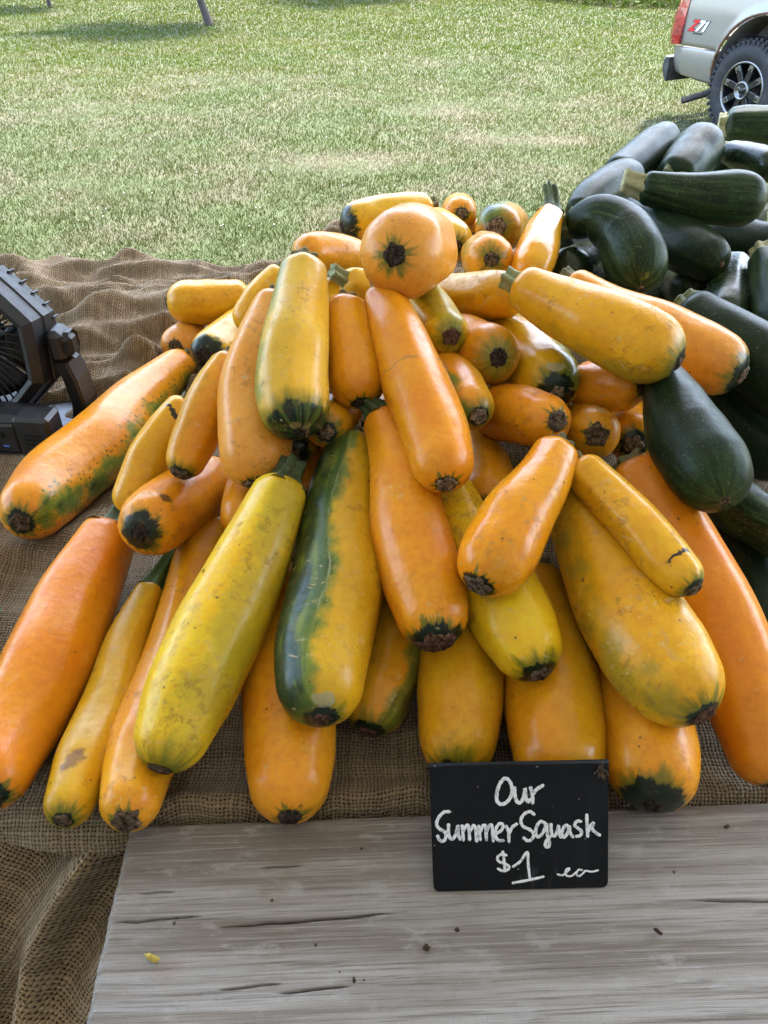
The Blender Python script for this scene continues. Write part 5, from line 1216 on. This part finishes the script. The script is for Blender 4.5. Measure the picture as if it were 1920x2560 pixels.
    pn = MB().box((.030, -.118, .054), (.130, .010, .056), .003).build("control_panel", PL2, e)
    MB().box((.060, -.1235, .062), (.026, .003, .014), .001).build("button", DK, pn)
    MB().box((.014, -.1235, .062), (.026, .003, .014), .001).build("button", DK, pn)
    LED = simple("fan_panel_print", (.62, .64, .68), .6)
    LB = simple("fan_led_blue", (.10, .22, .75), .4)
    for k in range(3):
        MB().box((.024+k*.024, -.1235, .040), (.010, .0015, .0028)).build("indicator", LED if k < 2 else LB, pn)
    bx = MB().box((.128, -.102, .056), (.064, .050, .084), .006).build("side_vent_housing", PL2, e)
    for k in range(4): MB().box((.128, -.1275, .040+k*.0085), (.030, .002, .0026)).build("vent_slot", DK, bx)
    tag(e, "black battery powered jobsite fan with octagonal frame on the burlap", "fan")
make_fan()

# ------------------------------------------------------------------ teal berry box
def make_box():
    g = G("teal_pulp"); p = g.obj(); n = g.noise(p, 130, 5, .7)
    g.set(col=g.mix(g.step(n, .3, .7), (.085, .185, .15), (.15, .27, .22)), rough=.95, normal=g.bump(n, .6, .003))
    e = empty("berry_box", (-.468, .575, ZT+.003), R(12))
    a, b, h, th = .040, .050, .075, .0035
    V = []
    for (s_, z) in ((a, 0), (b, h), (b+.004, h), (b+.004, h+.005), (b-th, h+.005), (b-th, h-.002), (a-th, th)):
        n_ = 8
        for (cx, cy, a0) in ((1, 1, 0), (-1, 1, 90), (-1, -1, 180), (1, -1, 270)):
            rc = .012
            for k in range(n_):
                q = R(a0+90*k/(n_-1)); V.append((cx*(s_-rc)+rc*math.cos(q), cy*(s_-rc)+rc*math.sin(q), z))
    Fc = [tuple(f) for f in grid_faces(7, 32, True)]+[tuple(range(6*32, 7*32)), tuple(range(32))[::-1]]
    mesh_obj("shell", V, Fc, g.m, e, True)
    for sx, sy in ((1, 0), (-1, 0), (0, 1), (0, -1)):
        for k in (-1, 0, 1):
            MB().box((sx*(.0460)+(0 if sx else k*.022), sy*.0460+(0 if sy else k*.022), .040), (.004 if sx else .010, .004 if sy else .010, .050), .001).build("slot_rib", g.m, e)
    tag(e, "teal moulded pulp berry box cut off by the left edge", "box")
make_box()

# ------------------------------------------------------------------ scraps on the plank
def scrap(name, cat, label, x, y, sx, sy, mat, rz, seed, z=.8835):
    rnd = random.Random(seed); V = []; n = 10
    for ring, zz in ((1, 0), (.85, .0022), (.3, .0030)):
        for k in range(n):
            a = 2*math.pi*k/n; q = ring*(1+.28*rnd.uniform(-1, 1)); V.append((sx*q*math.cos(a), sy*q*math.sin(a), zz*(.6+.8*rnd.random())+(.003*(math.cos(a)**2) if sx > .004 else 0)))
    Fc = [tuple(f) for f in grid_faces(3, n, True)]+[tuple(range(2*n, 3*n)), tuple(range(n))[::-1]]
    o = mesh_obj(name, V, Fc, mat, None, True, (x, y, z)); o.rotation_euler = (0, 0, rz)
    tag(o, label, cat)
PET = simple("petal_yellow", (.62, .46, .09), .7, 0, .3, 300)
BARK = simple("crumb_brown", (.07, .040, .022), .9, 0, .4, 300)
scrap("petal", "petal", "curled dry yellow petal lying on the plank at left", -.172, .2475, .0062, .0026, PET, -.4, 1)
scrap("crumb", "crumb", "round brown crumb on the plank below the sign's left side", .032, .2555, .0028, .0024, BARK, .3, 2)
scrap("crumb", "crumb", "slim brown scrap on the plank right of the sign", .210, .2665, .0034, .0012, BARK, -.7, 3)
scrap("crumb", "crumb", "tiny brown crumb on the plank just under the sign", .056, .268, .0013, .0018, BARK, 1.1, 4)
scrap("crumb", "crumb", "brown crumb near the plank's back edge, far right", .292, .352, .0022, .0018, BARK, .2, 5, .8845)
scrap("crumb", "crumb", "small dark speck on the plank left of centre", -.022, .2330, .0012, .0022, BARK, .2, 6)

# ------------------------------------------------------------------ pickup truck
def make_truck():
    AL = R(62)
    e = empty("pickup_truck", (3.25, 7.84, GZ), math.pi-AL); e.scale = (.9, .9, .9)       # local: X rearward, Y towards the visible side, Z up
    g = G("silver_paint"); p = g.obj()
    c = g.mix(g.noise(p, 3, 3), (.225, .212, .192), (.255, .242, .222))
    c = g.mix(g.mul(g.step(g.noise(p, 9, 6, .7), .48, .70), .35), c, (.19, .175, .155))
    z = g.sep(p)[2]
    rust = g.mul(g.step(g.add(g.attr("rust").outputs['Fac'], g.mul(g.noise(p, 22, 5, .7), .9)), .80, 1.0), 1.)
    c = g.mix(rust, c, g.mix(g.noise(p, 60, 4), (.09, .042, .02), (.20, .10, .05)))
    g.set(col=c, metal=.35, rough=g.math('ADD', .30, g.mul(rust, .6), clamp=True), coat=.4, coatr=.15); PAINT = g.m
    BLK = simple("truck_black_plastic", (.022, .023, .025), .6, 0, .2, 20, .1, dirt=((.11, .10, .09), 8, .35))
    UND = simple("truck_underside", (.030, .027, .024), .9, 0, .3, 9, .2, dirt=((.12, .09, .06), 5, .5))
    LINER = simple("bed_liner_grey", (.14, .135, .125), .8, 0, .2, 10, .1, dirt=((.22, .18, .14), 4, .6))
    RED = G("tail_light_red"); pp = RED.obj(); RED.set(col=RED.mix(RED.step(RED.noise(pp, 25, 2), .4, .6), (.16, .004, .006), (.30, .012, .015)), rough=.12, coat=1., coatr=.05); RED = RED.m
    GLS = simple("truck_glass", (.02, .025, .03), .08, 0, .1, 4)
    TYRE = simple("tyre_rubber", (.017, .017, .019), .82, 0, .25, 30, .3, dirt=((.055, .05, .045), 9, .5))
    RIMB = simple("rim_black", (.012, .012, .013), .32, .2)
    CHR = simple("machined_alloy", (.20, .197, .19), .28, .9, .1, 60)
    ARCH, AZ, AX = .565, .53, -.13
    # bed side: columns along X, rows from lower edge to rail
    def lower(x):
        z = .62 if x < 0 else .60
        d = abs(x-AX)
        if d < ARCH: z = max(z, AZ+math.sqrt(max(ARCH**2-d*d, 0)))
        return z
    def bulge(z, x):
        y = .040-.10*max(0, (z-1.05))**1.2*1.4-.05*max(0, .86-z)
        y += .020*math.exp(-((z-AZ-ARCH*math.sqrt(max(0, 1-min(1, ((x-AX)/ARCH)**2))))/.05)**2)*(1 if abs(x-AX) < ARCH else 0)
        return y-.05*max(0, (x-.88)/.14)**2
    def side(name, x0, x1, lowf, top, n, rows, mat=PAINT, parent=e, flip=1):
        V = []; ru = []
        for i in range(n):
            x = x0+(x1-x0)*i/(n-1)
            lo, hi = lowf(x), (top(x) if callable(top) else top)
            for j in range(rows):
                f = j/(rows-1); z = lo+(hi-lo)*f; V.append((x, flip*(bulge(z, x)) if flip > 0 else -1.93-bulge(z, x), z))
                dd = abs(math.hypot(x-AX, z-AZ)-ARCH); ru.append(max(0, 1-dd/.05)*.62+(.3 if z < .66 else 0))
        o = mesh_obj(name, V, [f if flip > 0 else f[::-1] for f in grid_faces(n, rows)], mat, parent, True)
        a = o.data.attributes.new("rust", 'FLOAT', 'POINT'); a.data.foreach_set("value", np.array(ru, np.float32))
        m = o.modifiers.new("thick", 'SOLIDIFY'); m.thickness = .02; m.offset = -1
        return o
    SEAM = .735
    for fl in (1, -1):
        side("bed_side", -1.15, .985, lambda x: max(lower(x), SEAM+.006) if x > ARCH+AX else lower(x), 1.44, 110, 18, flip=fl)
        # painted lower corner that wraps round below the seam
        def lowq(x): return .48+.10*max(0, (x-.55)/.5)**2+ (0 if x > .50 else .0)
        V = []
        def xlo(z): return AX+math.sqrt(max(ARCH**2-(z-AZ)**2, .02))+.005
        rows, n = 14, 24; ru = []
        for i in range(n):
            f = i/(n-1)
            for j in range(rows):
                g_ = j/(rows-1); z0 = .43+.05*f**1.6; z = z0+(SEAM-.006-z0)*g_
                x = xlo(z)*(1-f)+(1.03-.02*(1-g_))*f; y = .030-.12*max(0, f-.72)**1.5*2.2-.05*(1-g_)**2+.012*math.sin(g_*3.1)
                V.append((x, y if fl > 0 else -1.93-y, z)); ru.append(.55*max(0, 1-f*9)+.25*max(0, .3-g_))
        o = mesh_obj("lower_corner", V, [f if fl > 0 else f[::-1] for f in grid_faces(n, rows)], PAINT, e, True)
        a = o.data.attributes.new("rust", 'FLOAT', 'POINT'); a.data.foreach_set("value", np.array(ru, np.float32))
        m = o.modifiers.new("thick", 'SOLIDIFY'); m.thickness = .02; m.offset = -1
        yy = 0 if fl > 0 else -1.93
        # tail light: faceted red lens with dark inner seam
        s_ = fl
        V = []
        tl = [(.92, .035), (1.00, .052), (1.05, .020), (1.075, -.06), (1.075, -.11)]
        for (dz, ex) in ((.0, 0), (.08, .012), (.24, .018), (.32, .003), (.40, -.010), (.55, -.02), (.64, -.025)):
            for (x, y) in tl:
                xx = x+(ex if x > .98 else -.0-.08*dz*0); V.append((xx-.03*dz, yy+s_*(y-.10*max(0, dz-.15)), SEAM+.010+dz))
        V0 = V
        lens = mesh_obj("tail_light", V0, [f if fl > 0 else f[::-1] for f in grid_faces(7, 5)], RED, e, False)
        m = lens.modifiers.new("thick", 'SOLIDIFY'); m.thickness = .03; m.offset = -1
        MB().box((.932, yy+s_*.030, SEAM+.33), (.016, .022, .64), 0, Matrix.Rotation(R(-3.4)*1, 3, 'Y')).build("light_seam", BLK, e)
    # tailgate, bed floor, bumper
    MB().box((1.015, -.965, 1.10), (.05, 1.62, .62), .01).build("tailgate", PAINT, e)
    MB().box((-.1, -.965, .84), (2.15, 1.72, .04)).build("bed_floor", UND, e)
    MB().box((-1.12, -.965, 1.1), (.04, 1.72, .56)).build("bed_front", PAINT, e)
    bm = MB()
    prof = [(1.06, .38), (1.19, .43), (1.215, .48), (1.215, .58), (1.19, .61), (1.06, .61)]
    ys = [(-1.95, -.10), (-1.88, -.02), (-1.7, 0), (-.23, 0), (-.05, -.02), (.025, -.10)]
    V = []
    for (y, dx) in ys:
        for (x, z_) in prof: V.append((x+dx*(1 if x > 1.1 else .2), y, z_))
    bm.add(V, [tuple(f) for f in grid_faces(6, 6, True)]+[tuple(range(6))[::-1], tuple(range(30, 36))]); bm.build("bumper", BLK, e)
    # wheel housings
    for yy, sg in ((.0, 1), (-1.93, -1)):
        V = []
        for k in range(25):
            a = math.pi*(-.12+1.24*k/24)
            for y in (.012, -.40): V.append((AX+(ARCH-.006)*math.cos(a), yy+sg*y, AZ+(ARCH-.006)*math.sin(a)))
        mesh_obj("wheel_housing", V, grid_faces(25, 2), LINER, e, True)
        MB().box((AX, yy-sg*.40, .86), (1.08, .03, .46)).build("inner_fender", LINER, e)
        MB().box((AX-.05, yy-sg*.46, .58), (3.0, .09, .16)).build("chassis_rail", UND, e)
    MB().tube([(0, -1.7, .42), (0, -.25, .42)], .045, 12).build("axle", UND, e, True)
    MB().lathe([(0, -.13), (.12, -.10), (.16, 0), (.12, .10), (0, .13)], 'Y', 20, (0, -.97, .42)).build("differential", UND, e, True)
    MB().tube([(.10, -.36, .42), (.32, -.24, .40), (.48, -.12, .35), (.74, .03, .235)], .034, 16, False).build("exhaust_pipe", UND, e, True)
    # cab and bonnet (mostly outside the frame)
    V = []
    cs = [(-1.20, 1.42, 1.42), (-1.26, 1.44, 1.86), (-1.75, 1.45, 1.90), (-2.55, 1.45, 1.88), (-3.10, 1.42, 1.46), (-4.05, 1.30, 1.32), (-4.25, 1.05, 1.08)]
    for (x, zs, zt) in cs:
        ins = .18*max(0, (zt-zs))/.44
        for (y, z_) in ((.03, .52), (.04, .9), (.01, zs-.02), (-.06-ins, zt-.03), (-.25-ins, zt), (-1.68+ins, zt), (-1.87+ins, zt-.03), (-1.94, zs-.02), (-1.97, .9), (-1.96, .52)): V.append((x, y, z_))
    o = mesh_obj("cab", V, [f[::-1] for f in grid_faces(7, 10, True)]+[tuple(range(10)), tuple(range(60, 70))[::-1]], PAINT, e, False)
    for yy, sg in ((.0, 1), (-1.93, -1)):
        mesh_obj("side_window", [(x, yy+sg*(y+.012), z_) for (x, y, z_) in ((-1.36, -.005, 1.46), (-1.36, -.165, 1.80), (-2.5, -.165, 1.80), (-2.86, -.005, 1.46))], [(0, 1, 2, 3)] if sg < 0 else [(3, 2, 1, 0)], GLS, e, False)
        MB().box((-2.2, yy+sg*.052, 1.30), (.16, .02, .03), .005).build("door_handle", BLK, e)
    mesh_obj("windscreen", [(-2.60, -.30, 1.885), (-2.60, -1.63, 1.885), (-3.10, -1.75, 1.49), (-3.10, -.18, 1.49)], [(0, 1, 2, 3)], GLS, e, False)
    # emblem on the bed side: slanted red Z, white 71 with dark outline
    ZR = simple("emblem_red", (.50, .012, .02), .35); ZW = simple("emblem_white", (.80, .80, .80), .35); ZK = simple("emblem_black", (.015, .015, .016), .4)
    def glyph(polys, mat, lift, nm, par, grow=0.):
        mb = MB()
        for P in polys:
            cx = sum(q[0] for q in P)/len(P); cy = sum(q[1] for q in P)/len(P)
            Q = []
            for (x, y) in P:
                d = Vector((x-cx, y-cy)); 
                if grow: d = d+Vector((math.copysign(grow, d.x), math.copysign(grow, d.y)))
                Q.append((cx+d.x, cy+d.y))
            V = [(.845-(q[0]+.30*q[1])*.21, bulge(.88+q[1]*.112, .80)+lift, .875+q[1]*.105) for q in Q]
            n = len(V); Vb = [(v[0], v[1]-.004, v[2]) for v in V]
            mb.add(V+Vb, [tuple(range(n))[::-1]]+[(i, (i+1) % n, n+(i+1) % n, n+i) for i in range(n)])
        return mb.build(nm, mat, par)
    Zp = [[(0, 1), (.38, 1), (.38, .78), (.0, .78)], [(.20, .80), (.38, .80), (.18, .22), (0, .22)], [(0, .22), (.38, .22), (.38, 0), (0, 0)]]
    Sp = [[(.42, 1), (.74, 1), (.74, .80), (.42, .80)], [(.58, .82), (.74, .82), (.58, .05), (.42, .05)]]
    Op = [[(.80, .86), (.98, 1.0), (.98, .80), (.80, .70)], [(.84, .84), (.98, .96), (.98, .05), (.84, .05)]]
    bk = glyph(Zp+Sp+Op, ZK, .0035, "emblem", e, .035)
    glyph(Zp, ZR, .0055, "emblem_letter", bk); glyph(Sp, ZW, .0055, "emblem_letter", bk); glyph(Op, ZW, .0055, "emblem_letter", bk)
    glyph([[(.40+i*.12, -.08), (.49+i*.12, -.08), (.49+i*.12, -.19), (.40+i*.12, -.19)] for i in range(5)], ZK, .0035, "emblem_letter", bk)
    # wheels
    def wheel(cx, yface, sg):
        w = MB().lathe([(.222, -.02), (.232, .012), (.300, .022), (.345, .010), (.372, -.012), (.384, -.05), (.384, -.20), (.372, -.235), (.30, -.255), (.222, -.24)], 'Y', 72, closed=True)
        def P(mb, name, mat, par, smooth=True):
            mb.v = [(cx+v[0]*1.11, yface+sg*v[1]*1.05, .437+v[2]*1.11) for v in mb.v]
            if sg < 0: mb.f = [f[::-1] for f in mb.f]
            return mb.build(name, mat, par, smooth)
        W = empty("wheel"); W.parent = e
        P(w, "tyre", TYRE, W)
        NB = 44
        tr = MB()
        for k in range(NB):
            a = 2*math.pi*k/NB
            for (yy, ww, off, hh) in ((-.015, .050, 0, .016), (-.075, .050, .5, .018), (-.140, .050, .1, .018), (-.200, .050, .6, .018), (-.248, .036, 0, .014)):
                aa = a+off*2*math.pi/NB; rr_ = .386+hh*.3-(.012 if yy in (-.015, -.248) else 0)
                rot = Matrix.Rotation(-aa, 3, 'Y') @ Matrix.Rotation(R(14 if off else -8), 3, 'X')
                tr.box((rr_*math.cos(aa), yy, rr_*math.sin(aa)), (hh*1.8, ww, .030), .004, rot)
            aa = a+.02; rot = Matrix.Rotation(-aa, 3, 'Y') @ Matrix.Rotation(R(0), 3, 'Z')
            tr.box((.356*math.cos(aa), .004, .356*math.sin(aa)), (.034, .014, .024 if k % 2 else .016), .003, rot)
        t_ = P(tr, "tread_blocks", TYRE, W, False)
        P(MB().lathe([(.235, .010), (.226, .016), (.216, .010), (.208, -.03), (.19, -.15), (.0, -.16)], 'Y', 64), "rim", RIMB, W)
        lip = P(MB().lathe([(.2335, .0125), (.229, .020), (.219, .017), (.214, .006)], 'Y', 64), "rim_lip", CHR, W)
        for k in range(8):
            a = 2*math.pi*(k+.3)/8; rot = Matrix.Rotation(-a, 3, 'Y')
            sp = P(MB().box((.140*math.cos(a), -.014, .140*math.sin(a)), (.165, .030, .058), .006, rot), "spoke", RIMB, W, False)
            P(MB().box((.186*math.cos(a), .0035, .186*math.sin(a)), (.050, .008, .050), .002, rot), "spoke_face", CHR, sp, False)
            P(MB().lathe([(.012, .006), (.012, .012), (.006, .014), (0, .014)], 'Y', 10, (.176*math.cos(a), 0, .176*math.sin(a))), "bolt", RIMB, sp)
        hb = P(MB().lathe([(.078, -.03), (.078, .012), (.070, .022), (.060, .020), (.056, .006), (0, .006)], 'Y', 40), "hub_cap", CHR, W)
        for k in range(3):
            a = 2*math.pi*k/3+.5; P(MB().box((.028*math.cos(a), .012, .028*math.sin(a)), (.046, .012, .020), .003, Matrix.Rotation(-a, 3, 'Y')), "hub_spoke", CHR, hb, False)
        P(MB().lathe([(.026, .006), (.024, .022), (.012, .026), (0, .026)], 'Y', 20), "hub_nut", RIMB, hb)
    wheel(0, .02, 1); wheel(0, -1.95, -1); wheel(-3.55, .02, 1); wheel(-3.55, -1.95, -1)
    tag(e, "dirty silver pickup truck with rusty wheel arch parked on the grass", "truck")
make_truck()

# ------------------------------------------------------------------ trees and weeds
BARKM = simple("tree_bark", (.040, .032, .026), .95, 0, .35, 14, .9)
def leaf_mesh(name, C, size, tint, mat, seed, kind=None):
    r = np.random.default_rng(seed); n = len(C)
    a = r.normal(size=(n, 3)); a /= np.linalg.norm(a, axis=1)[:, None]
    b = np.cross(a, r.normal(size=(n, 3))); b /= np.linalg.norm(b, axis=1)[:, None]
    s = (size*(.6+.8*r.random(n)))[:, None]
    V = np.stack([C-a*s, C+b*s*.45, C+a*s, C-b*s*.45], 1)
    me = fast_mesh(name, V.reshape(-1, 3), np.arange(4*n).reshape(n, 4))
    c4 = np.ones((n, 4, 4), np.float32); c4[:, :, :3] = (np.array(tint)[None]*(.6+.8*r.random((n, 1))))[:, None]
    me.attributes.new("tint", 'FLOAT_COLOR', 'POINT').data.foreach_set("color", c4.ravel()); me.materials.append(mat)
    return me
def make_tree(x, y, hgt, lean, rad, cr, seed, label):
    r = random.Random(seed); nr = np.random.default_rng(seed)
    e = empty("orchard_tree", (x, y, GZ)); top = Vector((lean[0]*hgt, lean[1]*hgt, hgt))
    pts = [Vector((0, 0, -.05)), Vector((0, 0, .02)), top*.12+Vector((.01, 0, 0)), top*.35+Vector((.02, 0, 0)), top*.6, top*.8, top]
    MB().tube(pts, [rad*1.6, rad*1.35, rad*1.02, rad*.92, rad*.75, rad*.5, rad*.2], 14).build("trunk", BARKM, e, True)
    cl = []
    for k in range(9):
        a = k*2.4; b = top*r.uniform(.45, .85); l = cr*r.uniform(.7, 1.05)
        t = b+Vector((math.cos(a)*l, math.sin(a)*l, r.uniform(.25, .6)*l))
        MB().tube([b, b.lerp(t, .5)+Vector((0, 0, .06)), t], [rad*.45, rad*.28, rad*.08], 8).build("limb", BARKM, e, True)
        for q in (.45, .7, 1.0): cl.append(b.lerp(t, q))
    cl.append(top)
    C = np.concatenate([np.array(c)+nr.normal(size=(260, 3))*np.array([.22, .22, .16])*cr*.8 for c in cl])
    C = C[C[:, 2] > hgt*.42]
    link(bpy.data.objects.new("crown", leaf_mesh("crown", C, .075, (.07, .12, .025), BLADE, seed)), e)
    tag(e, label, "tree", "young trees on the lawn")
make_tree(-3.26, 16.9, 3.4, (-.30, 0), .062, 1.35, 3, "young tree with a leaning dark trunk standing on the far lawn")
make_tree(-7.35, 20.2, 2.8, (-.10, 0), .035, .9, 5, "thin sapling at the far left whose base barely shows")
make_tree(-.6, 22.3, 3.4, (.05, 0), .06, 1.4, 8, "young tree far off whose shadow falls at the top middle")
def make_weeds():
    r = np.random.default_rng(12); n = 15000
    t = r.random(n); u = r.random(n)
    x = 3.1+t*9; yb = 22.6-(x-3.1)*1.35*np.clip((8.0-x)/4.9+.3, .35, 1); yb = np.maximum(yb, 17.9)
    y = yb+u*3.0+.5*(fbm(x*2, x*0, 3)-.5); hh = (.25+1.3*u)*(.5+fbm(x*1.5, y*1.5, 6))
    z = GZ+r.random(n)**.7*hh
    me = leaf_mesh("weed_bank", np.stack([x, y, z], 1), .055, (.06, .09, .015), BLADE, 13)
    tag(link(bpy.data.objects.new("weed_bank", me)), "bank of tall bright green weeds at the lawn's far edge", "weeds", kind="stuff")
make_weeds()

def make_treeline():  # out-of-view trees added to darken low sky reflections on the zucchini
    r = np.random.default_rng(31); n = 16000
    x = r.uniform(-75, 75, n); top = 7+7*fbm(x*.12, x*0, 9)+2.5*fbm(x*.6, x*0, 19)
    z = GZ+r.random(n)**.8*top; y = 58+r.normal(size=n)*2.0+6*(fbm(x*.05, x*0, 29)-.5)
    me = leaf_mesh("added_tree_line", np.stack([x, y, z], 1), .75, (.05, .075, .022), BLADE, 33)
    tag(link(bpy.data.objects.new("added_tree_line", me)), "added out-of-view line of dark green trees that cuts off the low sky", "wood", kind="stuff")
make_treeline()
